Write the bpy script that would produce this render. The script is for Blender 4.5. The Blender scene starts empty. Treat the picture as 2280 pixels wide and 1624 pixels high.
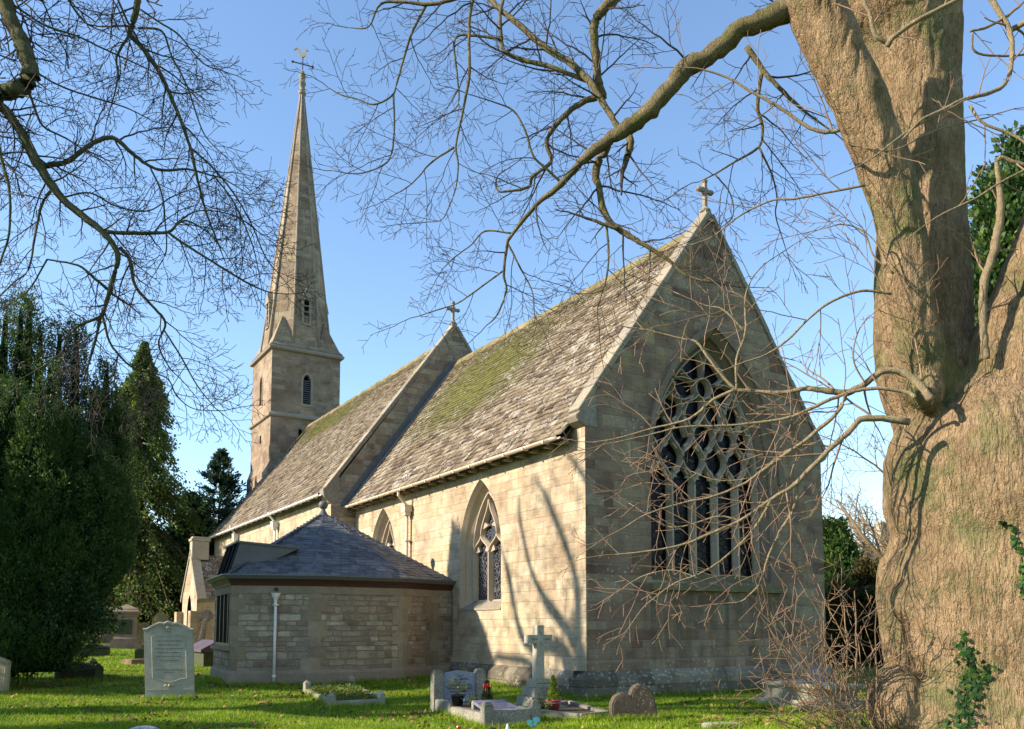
import bpy, bmesh, math, random
import numpy as np
from mathutils import Vector, Matrix, geometry
R_ = math.radians
rng = np.random.default_rng(7); random.seed(7)
S = bpy.context.scene
COL = S.collection

# ------------------------------------------------------------------ camera (measured from the photograph)
FPX, PITCH, SY, YAW = 1884.0, .0844, 1236.4, .5568
CAM = np.array([-11.5425, -15.3705, 1.6])
Fh = np.array([math.sin(YAW), math.cos(YAW), 0]); Rt = np.array([math.cos(YAW), -math.sin(YAW), 0]); Up = np.array([0, 0, 1.])
F2 = Fh*math.cos(PITCH)+Up*math.sin(PITCH); U2 = -Fh*math.sin(PITCH)+Up*math.cos(PITCH)
def at(u, v, D): return CAM+(F2+Rt*(u-1140)/FPX+U2*(SY-v)/FPX)*D      # point seen at (u,v) at depth D
def onx(u, v, x=0):
    d = F2+Rt*(u-1140)/FPX+U2*(SY-v)/FPX; return CAM+d*(x-CAM[0])/d[0]
def ony(u, v, y=0):
    d = F2+Rt*(u-1140)/FPX+U2*(SY-v)/FPX; return CAM+d*(y-CAM[1])/d[1]
def gz(x, y):
    return np.interp(y, [-1, 6, 17, 28, 45, 90], [0, .15, .33, .68, .9, 1.3])
def ong(u, v):
    d = F2+Rt*(u-1140)/FPX+U2*(SY-v)/FPX
    t = 18.
    for i in range(60):
        P = CAM+d*t; t += (P[2]-gz(P[0], P[1]))/max(-d[2], .012)*.6; t = min(max(t, 4), 150)
    P = CAM+d*t; P[2] = gz(P[0], P[1]); return P

# ------------------------------------------------------------------ mesh helpers
def link(name, me, mat, parent=None, smooth=False):
    o = bpy.data.objects.new(name, me); COL.objects.link(o)
    if mat: me.materials.append(mat)
    if smooth: me.polygons.foreach_set('use_smooth', [True]*len(me.polygons))
    if parent is not None:
        o.parent = parent
        o.matrix_parent_inverse = parent.matrix_world.inverted() if False else Matrix.Translation(-Vector(parent.location))
        rz = parent.rotation_euler.z
        if rz: o.matrix_parent_inverse = Matrix.Rotation(-rz, 4, 'Z') @ Matrix.Translation(-Vector(parent.location))
    return o
def np_mesh(name, V, F, tint=None):
    me = bpy.data.meshes.new(name); V = np.asarray(V, np.float32); F = np.asarray(F, np.int32); k = F.shape[1]
    me.vertices.add(len(V)); me.vertices.foreach_set('co', V.ravel())
    me.loops.add(F.size); me.loops.foreach_set('vertex_index', F.ravel())
    me.polygons.add(len(F)); me.polygons.foreach_set('loop_start', np.arange(0, F.size, k, dtype=np.int32))
    me.polygons.foreach_set('loop_total', np.full(len(F), k, np.int32))
    me.update(calc_edges=True)
    if tint is not None:
        a = me.attributes.new('tint', 'FLOAT', 'FACE'); a.data.foreach_set('value', np.asarray(tint, np.float32))
    return me
class MB:
    def __init__(s): s.v = []; s.f = []; s.t = []
    def add(s, V, F, t=.5):
        b = len(s.v); s.v += [tuple(map(float, p)) for p in V]; s.f += [tuple(i+b for i in f) for f in F]; s.t += [t]*len(F)
    def box(s, c, d, rz=0, t=.5, taper=1.):
        x, y, z = d[0]/2, d[1]/2, d[2]/2; V = []
        for sz in (-1, 1):
            k = taper if sz > 0 else 1
            for sx, sy in ((-1, -1), (1, -1), (1, 1), (-1, 1)):
                a, b = sx*x*k, sy*y*k
                V.append((c[0]+a*math.cos(rz)-b*math.sin(rz), c[1]+a*math.sin(rz)+b*math.cos(rz), c[2]+sz*z))
        s.add(V, [(3, 2, 1, 0), (4, 5, 6, 7), (0, 1, 5, 4), (1, 2, 6, 5), (2, 3, 7, 6), (3, 0, 4, 7)], t)
    def box6(s, x0, x1, y0, y1, z0, z1, t=.5): s.box(((x0+x1)/2, (y0+y1)/2, (z0+z1)/2), (x1-x0, y1-y0, z1-z0), 0, t)
    def quad(s, a, b, c, d, t=.5): s.add([a, b, c, d], [(0, 1, 2, 3)], t)
    def prism(s, pts, vec, t=.5):           # closed polygon (3D points) extruded along vec
        n = len(pts); P = [np.array(p, float) for p in pts]; Q = [p+np.array(vec, float) for p in P]
        c = [(p) for p in P]
        s.add(P+Q, [tuple(range(n-1, -1, -1)), tuple(range(n, 2*n))]+[(i, (i+1) % n, n+(i+1) % n, n+i) for i in range(n)], t)
    def rings(s, rings, cap=True, t=.5):
        n = len(rings[0]); V = [p for r in rings for p in r]; F = []
        for k in range(len(rings)-1):
            for i in range(n): F.append((k*n+i, k*n+(i+1) % n, (k+1)*n+(i+1) % n, (k+1)*n+i))
        if cap: F += [tuple(range(n-1, -1, -1)), tuple(range((len(rings)-1)*n, len(rings)*n))]
        s.add(V, F, t)
    def lathe(s, c, prof, n=12, sx=1, sy=1, rot=0, t=.5, lean=(0, 0)):
        s.rings([[(c[0]+r*sx*math.cos(rot+2*math.pi*i/n)+lean[0]*z, c[1]+r*sy*math.sin(rot+2*math.pi*i/n)+lean[1]*z, c[2]+z) for i in range(n)] for r, z in prof], True, t)
    def tube(s, pts, r, n=8, t=.5):
        pts = np.array(pts, float); r = np.broadcast_to(np.array(r, float), (len(pts),)); T = np.gradient(pts, axis=0)
        rr = []
        for p, q, k in zip(pts, T, r):
            q = q/(np.linalg.norm(q)+1e-9); a = np.array([0, 0, 1.]) if abs(q[2]) < .9 else np.array([1., 0, 0])
            A = np.cross(q, a); A /= np.linalg.norm(A); B = np.cross(q, A)
            rr.append([p+k*(A*math.cos(2*math.pi*i/n)+B*math.sin(2*math.pi*i/n)) for i in range(n)])
        s.rings(rr, True, t)
    def build(s, name, mat, parent=None, smooth=False, fix=True, bevel=0):
        me = bpy.data.meshes.new(name); me.from_pydata(s.v, [], s.f)
        a = me.attributes.new('tint', 'FLOAT', 'FACE'); a.data.foreach_set('value', np.array(s.t, np.float32))
        if fix or bevel:
            bm = bmesh.new(); bm.from_mesh(me)
            if bevel:
                bmesh.ops.remove_doubles(bm, verts=bm.verts, dist=1e-4)
                bmesh.ops.bevel(bm, geom=[e for e in bm.edges if e.is_manifold and e.calc_face_angle(0) > .5], offset=bevel, segments=2, affect='EDGES', clamp_overlap=True)
            bmesh.ops.recalc_face_normals(bm, faces=bm.faces); bm.to_mesh(me); bm.free()
        o = link(name, me, mat, parent, smooth); return o
def tag(o, label=None, cat=None, group=None, kind=None):
    if label: o['label'] = label
    if cat: o['category'] = cat
    if group: o['group'] = group
    if kind: o['kind'] = kind
    return o
def thing(name, loc, label, cat, group=None, rz=0):
    o = bpy.data.objects.new(name, None); COL.objects.link(o); o.location = [float(a) for a in loc]; o.rotation_euler.z = rz
    return tag(o, label, cat, group)

# ------------------------------------------------------------------ material helpers
class NT:
    def __init__(s, name):
        s.m = bpy.data.materials.new(name); s.m.use_nodes = True; s.t = s.m.node_tree; s.n = s.t.nodes
        s.b = s.n['Principled BSDF']; s.g = s.n.new('ShaderNodeNewGeometry')
    def new(s, typ, **k):
        n = s.n.new('ShaderNode'+typ)
        for a, b in k.items(): setattr(n, a, b)
        return n
    def put(s, sock, val):
        if isinstance(val, bpy.types.NodeSocket): s.t.links.new(val, sock)
        elif val is not None:
            try: sock.default_value = val
            except Exception: sock.default_value = (*val, 1) if len(val) == 3 else val
    def math(s, op, a, b=None, c=None, clamp=False):
        n = s.new('Math', operation=op, use_clamp=clamp); s.put(n.inputs[0], a); s.put(n.inputs[1], b)
        if c is not None: s.put(n.inputs[2], c)
        return n.outputs[0]
    def vm(s, op, a, b=None):
        n = s.new('VectorMath', operation=op); s.put(n.inputs[0], a)
        if b is not None: s.put(n.inputs[1], b)
        return n.outputs['Value'] if op in ('DOT_PRODUCT', 'LENGTH') else n.outputs[0]
    def pos(s): return s.g.outputs['Position']
    def obj(s): return s.new('TexCoord').outputs['Object']
    def scale(s, v, k):
        n = s.new('VectorMath', operation='MULTIPLY'); s.put(n.inputs[0], v); s.put(n.inputs[1], k if hasattr(k, '__len__') else (k, k, k)); return n.outputs[0]
    def noise(s, v, sc, det=4, rough=.55, dist=0):
        n = s.new('TexNoise'); s.put(n.inputs['Vector'], v); n.inputs['Scale'].default_value = sc; n.inputs['Detail'].default_value = det
        n.inputs['Roughness'].default_value = rough; n.inputs['Distortion'].default_value = dist; return n.outputs['Fac']
    def vor(s, v, sc, feat='F1', out='Distance', rnd=1.):
        n = s.new('TexVoronoi', feature=feat); s.put(n.inputs['Vector'], v); n.inputs['Scale'].default_value = sc; n.inputs['Randomness'].default_value = rnd
        return n.outputs[out]
    def ramp(s, f, stops, interp='LINEAR'):
        n = s.new('ValToRGB'); s.put(n.inputs[0], f); cr = n.color_ramp; cr.interpolation = interp
        while len(cr.elements) < len(stops): cr.elements.new(.5)
        for e, (p, c) in zip(cr.elements, stops):
            e.position = p; e.color = (c, c, c, 1) if not hasattr(c, '__len__') else (*c, 1)
        return n.outputs[0]
    def mix(s, f, a, b, mode='MIX'):
        n = s.new('Mix', data_type='RGBA', blend_type=mode); s.put(n.inputs[0], f); s.put(n.inputs[6], a); s.put(n.inputs[7], b); return n.outputs[2]
    def sep(s, v):
        n = s.new('SeparateXYZ'); s.put(n.inputs[0], v); return n.outputs
    def comb(s, x, y, z=0.):
        n = s.new('CombineXYZ'); s.put(n.inputs[0], x); s.put(n.inputs[1], y); s.put(n.inputs[2], z); return n.outputs[0]
    def tint(s): return s.new('Attribute', attribute_name='tint').outputs['Fac']
    def fin(s, col, rough=.85, bump=None, bd=.02, spec=.3, bs=1.):
        s.put(s.b.inputs['Base Color'], col); s.put(s.b.inputs['Roughness'], rough); s.b.inputs['Specular IOR Level'].default_value = spec
        if bump is not None:
            n = s.new('Bump'); n.inputs['Distance'].default_value = bd; n.inputs['Strength'].default_value = bs; s.put(n.inputs['Height'], bump); s.t.links.new(n.outputs[0], s.b.inputs['Normal'])
        return s.m
def mat_wall(name, h=.3, w=.55, pal=None, mortar=(.36, .3, .21), mw=.012, rough=.004, lich=.5, rubble=0, joint=.5, green=0., white=0, big=1., stain=None):
    M = NT(name); P = M.pos()
    up = M.comb(0., 0., 1.); T = M.vm('NORMALIZE', M.vm('CROSS_PRODUCT', up, M.g.outputs['True Normal'])); u = M.vm('DOT_PRODUCT', P, T)
    z = M.sep(P)[2]
    n1 = M.noise(P, 3.0, 3); dz = M.math('MULTIPLY', M.math('SUBTRACT', n1, .5), rubble*.12+.012)
    n1b = M.noise(M.vm('ADD', P, (5.2, 1.7, 9.1)), 3.4 if rubble else 4., 3); du = M.math('MULTIPLY', M.math('SUBTRACT', n1b, .5), rubble*.22+.015)
    z1 = M.math('ADD', z, dz)
    zz = M.math('ADD', z1, M.math('ADD', M.math('MULTIPLY', M.math('SINE', M.math('MULTIPLY', z1, 4.7)), h*.28), M.math('MULTIPLY', M.math('SINE', M.math('MULTIPLY', z1, 11.3)), h*.14)))
    vv = M.math('DIVIDE', zz, h); row = M.math('FLOOR', vv)
    wn = M.new('TexWhiteNoise', noise_dimensions='1D'); M.put(wn.inputs['W'], row); rr = wn.outputs['Value']
    ua = M.math('ADD', M.math('ADD', u, du), M.math('MULTIPLY', rr, 7.3))
    ub = M.math('ADD', ua, M.math('MULTIPLY', M.math('SINE', M.math('ADD', M.math('MULTIPLY', ua, 2.2/w), M.math('MULTIPLY', rr, 37.))), w*.34))
    uu = M.math('DIVIDE', ub, w); colm = M.math('FLOOR', uu)
    w2 = M.new('TexWhiteNoise', noise_dimensions='3D'); M.put(w2.inputs['Vector'], M.comb(row, colm, 1.)); rc = w2.outputs['Value']
    w3 = M.new('TexWhiteNoise', noise_dimensions='3D'); M.put(w3.inputs['Vector'], M.comb(row, colm, 7.)); rc2 = w3.outputs['Value']
    fu = M.math('FRACT', uu); fv = M.math('FRACT', vv)
    eu = M.math('MULTIPLY', M.math('MINIMUM', fu, M.math('SUBTRACT', 1., fu)), w); ev = M.math('MULTIPLY', M.math('MINIMUM', fv, M.math('SUBTRACT', 1., fv)), h)
    e = M.math('MINIMUM', eu, ev)
    if rubble: # rounded stones
        e = M.math('SUBTRACT', .5*h, M.math('POWER', M.math('ADD', M.math('POWER', M.math('SUBTRACT', .5*h, M.math('MINIMUM', eu, .5*h)), 3.), M.math('POWER', M.math('SUBTRACT', .5*h, ev), 3.)), .3333))
    e = M.math('ADD', e, M.math('MULTIPLY', M.math('SUBTRACT', M.noise(P, 14, 3), .5), mw*(1.6+rubble)))
    mm = M.new('MapRange'); mm.interpolation_type = 'SMOOTHSTEP'; M.put(mm.inputs['Value'], e); mm.inputs['From Min'].default_value = mw*.35; mm.inputs['From Max'].default_value = mw*(1.5+rubble)
    stone = mm.outputs[0]
    base = M.ramp(rc, pal, 'LINEAR')
    nf = M.noise(P, 22, 6, .65); nm = M.noise(P, 2.2, 5, .6); nl = M.noise(P, .45*big, 4, .6)
    strat = M.noise(M.scale(P, (3, 3, 26)), 1., 4, .6)
    c = M.mix(1., base, M.ramp(M.math('ADD', M.math('MULTIPLY', nf, .5), M.math('MULTIPLY', strat, .5)), [(.3, .66), (.55, 1.), (.75, 1.22)]), 'MULTIPLY')
    c = M.mix(1., c, M.ramp(nm, [(.3, (.70, .66, .62)), (.5, (1, 1, 1)), (.72, (1.15, 1.1, .98))]), 'MULTIPLY')
    c = M.mix(1., c, M.ramp(nl, [(.32, (.72, .66, .62)), (.5, (1, 1, 1)), (.7, (1.12, 1.12, 1.05))]), 'MULTIPLY')
    mc = M.mix(M.noise(P, 9, 3), tuple(a*.72 for a in mortar), mortar)
    c = M.mix(M.math('MULTIPLY', M.math('SUBTRACT', 1., stone), joint), c, mc)
    # ochre lichen, pale lichen
    oc = M.ramp(M.noise(M.vm('ADD', P, (3.1, 8, 2)), 1.3, 6, .7), [(.56, 0.), (.72, .55*lich)])
    c = M.mix(oc, c, (.44, .32, .10))
    sp = M.math('MULTIPLY', M.ramp(M.vor(M.vm('ADD', P, M.scale(M.comb(nf, n1, nm), .16)), 9.), [(.16+white*.2, 1.), (.24+white*.25, 0.)]), M.ramp(M.noise(P, .9, 4, .7), [(.47-white*.07, 0.), (.62-white*.1, lich)]))
    c = M.mix(sp, c, (.52, .5, .45))
    if stain:
        X_ = M.sep(P)[0]; st = M.math('MULTIPLY', M.math('MULTIPLY', M.math('GREATER_THAN', X_, stain[0]), M.math('LESS_THAN', X_, stain[1])), M.ramp(M.math('DIVIDE', z, stain[2]), [(.1, .25), (.8, 1.), (.99, 1.), (1., 0.)]))
        st = M.math('MULTIPLY', st, M.ramp(M.noise(M.scale(P, (4.2, 4.2, .5)), 1., 4, .7), [(.42, 0.), (.62, .75)])); c = M.mix(st, c, (.085, .075, .045))
    if green:
        zm = M.new('MapRange'); M.put(zm.inputs['Value'], z); zm.inputs['From Min'].default_value = .05; zm.inputs['From Max'].default_value = green
        zm.inputs['To Min'].default_value = 1; zm.inputs['To Max'].default_value = 0
        gm = M.math('MULTIPLY', zm.outputs[0], M.ramp(M.noise(P, 2., 5, .7), [(.35, .25), (.6, .85)]))
        c = M.mix(gm, c, (.075, .07, .045))
    H = M.math('ADD', M.math('MULTIPLY', stone, 1.), M.math('ADD', M.math('MULTIPLY', nf, .9), M.math('MULTIPLY', rc2, .5)))
    return M.fin(c, .92, H, rough+.008, .15, .8)
LIME = [(0., (.37, .285, .19)), (.12, (.42, .33, .22)), (.42, (.45, .355, .24)), (.7, (.475, .38, .26)), (1., (.51, .42, .295))]
GREY = [(0., (.17, .105, .075)), (.12, (.225, .15, .105)), (.4, (.255, .185, .125)), (.7, (.27, .20, .13)), (1., (.32, .25, .165))]  # weathered gable stone in shade tones, reds raised to warm the shade
TOWP = [(0., (.23, .165, .12)), (.3, (.265, .195, .14)), (.6, (.295, .22, .155)), (1., (.345, .265, .185))]
RUB = [(0., (.22, .16, .11)), (.25, (.28, .215, .15)), (.5, (.315, .25, .18)), (.8, (.35, .285, .205)), (1., (.45, .39, .30))]
m_side = mat_wall('limestone_ashlar', .27, .48, LIME, (.36, .29, .2), .008, .004, .6, joint=.45, green=.5)
m_gable = mat_wall('weathered_shaded_ashlar', .26, .46, GREY, (.30, .25, .185), .012, .006, .8, joint=.6, stain=(1.7, 6.9, 2.5))
m_nave = mat_wall('pale_ashlar', .27, .48, LIME, (.36, .29, .2), .009, .004, .3)
m_tower = mat_wall('tower_ashlar', .27, .7, TOWP, (.30, .26, .2), .009, .003, .45, joint=.35)
m_rub = mat_wall('coursed_rubble', .15, .34, RUB, (.27, .215, .155), .012, .010, .35, rubble=.55, joint=.9)
m_plinth = mat_wall('mossy_plinth', .34, .8, [(0., (.13, .11, .08)), (.5, (.20, .17, .12)), (1., (.28, .24, .17))], (.12, .1, .07), .012, .008, .55, green=0, white=.5)
def mat_stone(name, c1, c2, c3=None, sc=6., lich=.3, bd=.006, rough=.9, ochre=.3):
    M = NT(name); P = M.obj(); n = M.noise(P, sc, 6, .65); n2 = M.noise(P, 1.1, 4, .6); nf = M.noise(P, 60, 4, .7)
    c = M.mix(M.ramp(n, [(.3, 0.), (.7, 1.)]), c1, c2)
    c = M.mix(1., c, M.ramp(nf, [(.3, .75), (.7, 1.2)]), 'MULTIPLY')
    c = M.mix(M.ramp(n2, [(.4, 0.), (.65, .7)]), c, c3 or c1)
    c = M.mix(1., c, M.ramp(M.tint(), [(0., (.80, .77, .74)), (.5, (1, 1, 1)), (1., (1.2, 1.18, 1.12))]), 'MULTIPLY')
    c = M.mix(M.math('MULTIPLY', M.ramp(M.vor(M.vm('ADD', P, M.scale(M.comb(n, nf, n2), .12)), 17.), [(.12, 1.), (.30, 0.)]), M.ramp(M.noise(P, 2., 4, .7), [(.45, 0.), (.6, lich)])), c, (.55, .54, .48))
    c = M.mix(M.ramp(M.noise(M.vm('ADD', P, (4, 4, 4)), 2.3, 5, .7), [(.55, 0.), (.7, ochre)]), c, (.36, .28, .09))
    return M.fin(c, rough, M.math('ADD', n, M.math('MULTIPLY', nf, .5)), bd, .2)
m_dress = mat_stone('dressed_limestone', (.36, .29, .2), (.46, .38, .27), (.33, .27, .2), 5, .35)
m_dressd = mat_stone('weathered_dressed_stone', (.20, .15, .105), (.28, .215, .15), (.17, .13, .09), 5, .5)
m_trac = mat_stone('tracery_stone', (.38, .30, .215), (.48, .39, .285), (.33, .27, .19), 7, .2)
m_cope = mat_stone('lichen_coping', (.20, .165, .12), (.33, .30, .235), (.25, .20, .135), 9, .6, .012)
m_spire = mat_wall('spire_ashlar', .36, .7, [(0., (.21, .155, .11)), (.5, (.28, .21, .145)), (1., (.35, .27, .185))], (.27, .21, .15), .008, .003, .9, joint=.35)
m_roll = mat_stone('spire_roll_stone', (.25, .2, .155), (.33, .275, .21), (.24, .19, .145), 3, .3)
m_sill = mat_stone('mossy_sill', (.10, .10, .035), (.17, .14, .06), (.20, .17, .11), 5, .5)
m_quoin = mat_stone('quoin_stone', (.24, .19, .135), (.33, .265, .18), (.21, .17, .115), 7, .35, .012)
def mat_slate(name, pal, lich, moss=None, rough=.9, bd=.012):
    M = NT(name); P = M.pos(); t = M.tint(); n = M.noise(P, 9, 5, .7); nf = M.noise(P, 40, 4, .7)
    c = M.ramp(t, pal)
    c = M.mix(1., c, M.ramp(n, [(.3, .62), (.5, 1.), (.72, 1.3)]), 'MULTIPLY')
    if lich:
        w = M.new('TexWhiteNoise', noise_dimensions='1D'); M.put(w.inputs['W'], M.math('MULTIPLY', t, 917.3))
        lm = M.math('ADD', M.noise(P, 13, 5, .75), M.math('MULTIPLY', w.outputs['Value'], .17)); y = M.sep(P)[1]
        lm = M.math('ADD', lm, M.math('MULTIPLY', M.math('SUBTRACT', M.noise(P, .5, 3), .5), .35))
        c = M.mix(M.ramp(lm, [(.655, 0.), (.72, lich)]), c, (.44, .41, .34))
    if moss:
        X, Y, Z = M.sep(P)
        d = M.math('ADD', M.math('MULTIPLY', M.math('POWER', M.math('DIVIDE', M.math('SUBTRACT', Y, moss[0]), moss[1]), 2.), 1.), M.math('POWER', M.math('DIVIDE', M.math('SUBTRACT', Z, moss[2]), moss[3]), 2.))
        g = M.math('SUBTRACT', 1.05, d)
        rid = M.ramp(Z, [(moss[4]/20-.025, 0.), (moss[4]/20, .75)]) if False else M.math('MULTIPLY', M.math('GREATER_THAN', Z, moss[4]-.55), .55)
        g = M.math('MAXIMUM', g, rid)
        mm = M.math('ADD', M.math('MULTIPLY', g, .27), M.math('ADD', M.math('MULTIPLY', M.math('SUBTRACT', M.noise(P, 9., 5, .8), .5), 1.5), M.math('ADD', .52, M.math('MULTIPLY', M.noise(P, 1.2, 3), .25))))
        mk = M.ramp(mm, [(.84, 0.), (.88, 1.)])
        mk = M.math('MULTIPLY', mk, M.math('GREATER_THAN', g, .02))
        c = M.mix(mk, c, M.mix(nf, (.075, .08, .012), (.19, .185, .035)))
        n = M.math('ADD', n, M.math('MULTIPLY', mk, 1.5))
    return M.fin(c, rough, M.math('ADD', n, M.math('MULTIPLY', nf, .5)), bd, .25)
PAL = [(0., (.055, .038, .024)), (.18, (.11, .078, .048)), (.5, (.165, .122, .076)), (.85, (.215, .165, .105)), (1., (.29, .24, .165))]
m_cslate = mat_slate('chancel_stone_slate', PAL, .85, (9.6, 5.6, 10.2, 2.9, 12.0))
m_nslate = mat_slate('nave_stone_slate', PAL, .55, (27., 7., 12.3, 1.2, 13.2))
m_vslate = mat_slate('blue_slate', [(0., (.055, .057, .062)), (.4, (.088, .092, .10)), (.8, (.125, .128, .132)), (1., (.16, .152, .14))], 0, None, .5, .004)
m_pslate = mat_slate('porch_slate', PAL, 1., None)
m_lead = mat_stone('lead_sheet', (.10, .10, .10), (.165, .165, .165), (.12, .12, .115), 3, 0, .003, .5, 0)
def mat_flat(name, c, rough=.5, spec=.4, n=.12, metal=0):
    M = NT(name); f = M.noise(M.obj(), 12, 4, .6); col = M.mix(f, tuple(a*(1-n) for a in c), tuple(min(1, a*(1+n)) for a in c)); m = M.fin(col, rough, f, .001, spec); M.b.inputs['Metallic'].default_value = metal; return m
m_white = mat_flat('white_painted_iron', (.72, .70, .66), .45)
m_cream = mat_flat('cream_painted_iron', (.62, .50, .36), .5)
m_wood = mat_flat('dark_stained_timber', (.055, .022, .014), .5, .4, .4)
m_frame = mat_flat('dark_window_frame', (.012, .012, .012), .35)
m_gutter = mat_flat('lead_grey_gutter', (.13, .135, .13), .45, .4, .3)
m_gold = mat_flat('gilded_metal', (.62, .45, .24), .35, .5, .2, .8)
m_iron = mat_flat('dark_iron', (.02, .02, .022), .5)
m_black = mat_flat('black_plastic', (.012, .012, .014), .4)
m_pot = mat_flat('red_plastic_pot', (.42, .07, .07), .5, .4, .2)
m_redrib = mat_flat('red_ribbon', (.6, .01, .015), .35)
m_paper = mat_flat('white_label', (.6, .6, .62), .6)
m_louvre = mat_flat('grey_louvre', (.12, .125, .14), .7)
m_dark = mat_flat('dark_void', (.006, .006, .007), .9, .05)
def mat_glass(name, sc, lead, tint, sp=.35):
    M = NT(name); P = M.pos(); e = M.vor(P, sc, 'DISTANCE_TO_EDGE'); k = M.ramp(e, [(.03, 1.), (.06, 0.)])
    cell = M.vor(P, sc, 'F1', 'Color'); c = M.mix(1., M.mix(.85, cell, (.5, .5, .5)), tint, 'MULTIPLY')
    c = M.mix(k, c, lead); return M.fin(c, M.mix(k, (.22, .22, .22), (.7, .7, .7)), M.math('ADD', k, M.math('MULTIPLY', M.vor(P, sc, 'F1', 'Distance'), 1.)), .006, sp)
m_glass = mat_glass('leaded_stained_glass', 9., (.11, .11, .12), (.03, .032, .038))
m_glass2 = mat_glass('dark_leaded_glass', 6., (.012, .013, .016), (.003, .003, .004), .08)
m_pane = mat_flat('window_pane', (.01, .012, .014), .08, .6)

# ------------------------------------------------------------------ sky, sun, camera
EL, AZ = R_(27), R_(18)
sd = np.array([-math.cos(AZ)*math.cos(EL), math.sin(AZ)*math.cos(EL), math.sin(EL)])
W_ = bpy.data.worlds.new('World'); S.world = W_; W_.use_nodes = True; nt = W_.node_tree
sky = nt.nodes.new('ShaderNodeTexSky'); sky.sky_type = 'NISHITA'; sky.sun_disc = False; sky.sun_elevation = EL
sky.sun_rotation = math.atan2(sd[0], sd[1]); sky.altitude = 50; sky.air_density = 1.1; sky.dust_density = 0.; sky.ozone_density = 3.0
nt.links.new(sky.outputs[0], nt.nodes['Background'].inputs[0]); nt.nodes['Background'].inputs[1].default_value = .15
L = bpy.data.lights.new('sun', 'SUN'); L.energy = 5.0; L.angle = R_(.55); L.color = (1, .88, .73); lo = bpy.data.objects.new('sun', L); COL.objects.link(lo)
lo.rotation_euler = Vector(sd).to_track_quat('Z', 'Y').to_euler(); lo.location = (-30, 5, 30)
cd = bpy.data.cameras.new('camera'); co = bpy.data.objects.new('camera', cd); COL.objects.link(co); S.camera = co
cd.sensor_width = 36; cd.lens = FPX/2280*36; cd.clip_end = 3000; cd.clip_start = .05
cd.shift_y = (SY-812)/2280; co.location = CAM
rm = Matrix((Rt, U2, -F2)).transposed(); co.rotation_euler = rm.to_euler()
S.render.resolution_x = 1024; S.render.resolution_y = 729
S.view_settings.view_transform = 'Standard'; S.view_settings.look = 'None'; S.view_settings.exposure = 1.0; S.view_settings.gamma = 1

# ------------------------------------------------------------------ church dimensions
W, Hx = 8.26, 4.13          # chancel width, ridge line x
LC, LN = 14.15, 18.4        # chancel and nave length
NA = .96                    # nave projects this much each side
WY = LC+LN
CE, CR = 6.02, 12.12        # chancel eave and ridge height
NE, NR = 6.45, 13.28
church = thing('church', (0, 0, 0), 'stone parish church with tall spire, mossy stone slate roofs and a great traceried east window', 'church')

def arch(cx, sill, spring, half, ext=0., n=12, rad=None):   # pointed arch outline (a,z), counter-clockwise from lower left; ext grows it concentrically
    r0 = rad or 2*half; cxx = r0-half; r = r0+ext; h = half+ext; top = math.sqrt(max(r*r-cxx*cxx, 0)); am = math.atan2(top, cxx)
    pts = [(cx-h, sill), (cx+h, sill)]
    for i in range(n+1):
        a = am*i/n; pts.append((cx-cxx+r*math.cos(a), spring+r*math.sin(a)))
    for i in range(n-1, -1, -1):
        a = am*i/n; pts.append((cx+cxx-r*math.cos(a), spring+r*math.sin(a)))
    return pts
def holed(mb, outer, holes, fn):
    loops = [[Vector((a, b, 0)) for a, b in outer]]+[[Vector((a, b, 0)) for a, b in h] for h in holes]
    tris = geometry.tessellate_polygon(loops); pts = [p for l in loops for p in l]
    mb.add([fn(p.x, p.y) for p in pts], [tuple(t) for t in tris])
def reveal(mb, A, B, fa, fb):
    n = len(A)
    for i in range(n):
        j = (i+1) % n; mb.quad(fa(*A[i]), fa(*A[j]), fb(*B[j]), fb(*B[i]))
SX = lambda x: (lambda a, z: (x, a, z))          # plane x = const, a = y
SYp = lambda y: (lambda a, z: (a, y, z))
def bar(mb, path, w, d, fn):      # fn(a,b,depth) -> xyz ; moulded bar along 2D path
    P = np.array(path, float); T = np.gradient(P, axis=0); T /= np.linalg.norm(T, axis=1)[:, None]+1e-9; N = np.stack([-T[:, 1], T[:, 0]], 1)
    rr = []
    for p, n in zip(P, N):
        rr.append([fn(p[0]+n[0]*a*w/2, p[1]+n[1]*a*w/2, b*d) for a, b in ((-1, 1), (-1, .62), (-.35, 0), (.35, 0), (1, .62), (1, 1))])
    mb.rings(rr)
def ogee(a, b, k=.5, n=10, up=1):   # S-curve between two points leaving and arriving vertically
    a = np.array(a, float); b = np.array(b, float); c1 = a+np.array([0, (b[1]-a[1])*k]); c2 = b-np.array([0, (b[1]-a[1])*k])
    return [((1-t)**3*a+3*(1-t)**2*t*c1+3*(1-t)*t*t*c2+t**3*b) for t in np.linspace(0, 1, n)]
def arcp(c, r, a0, a1, n=12): return [(c[0]+r*math.cos(a), c[1]+r*math.sin(a)) for a in np.linspace(a0, a1, n)]

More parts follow.
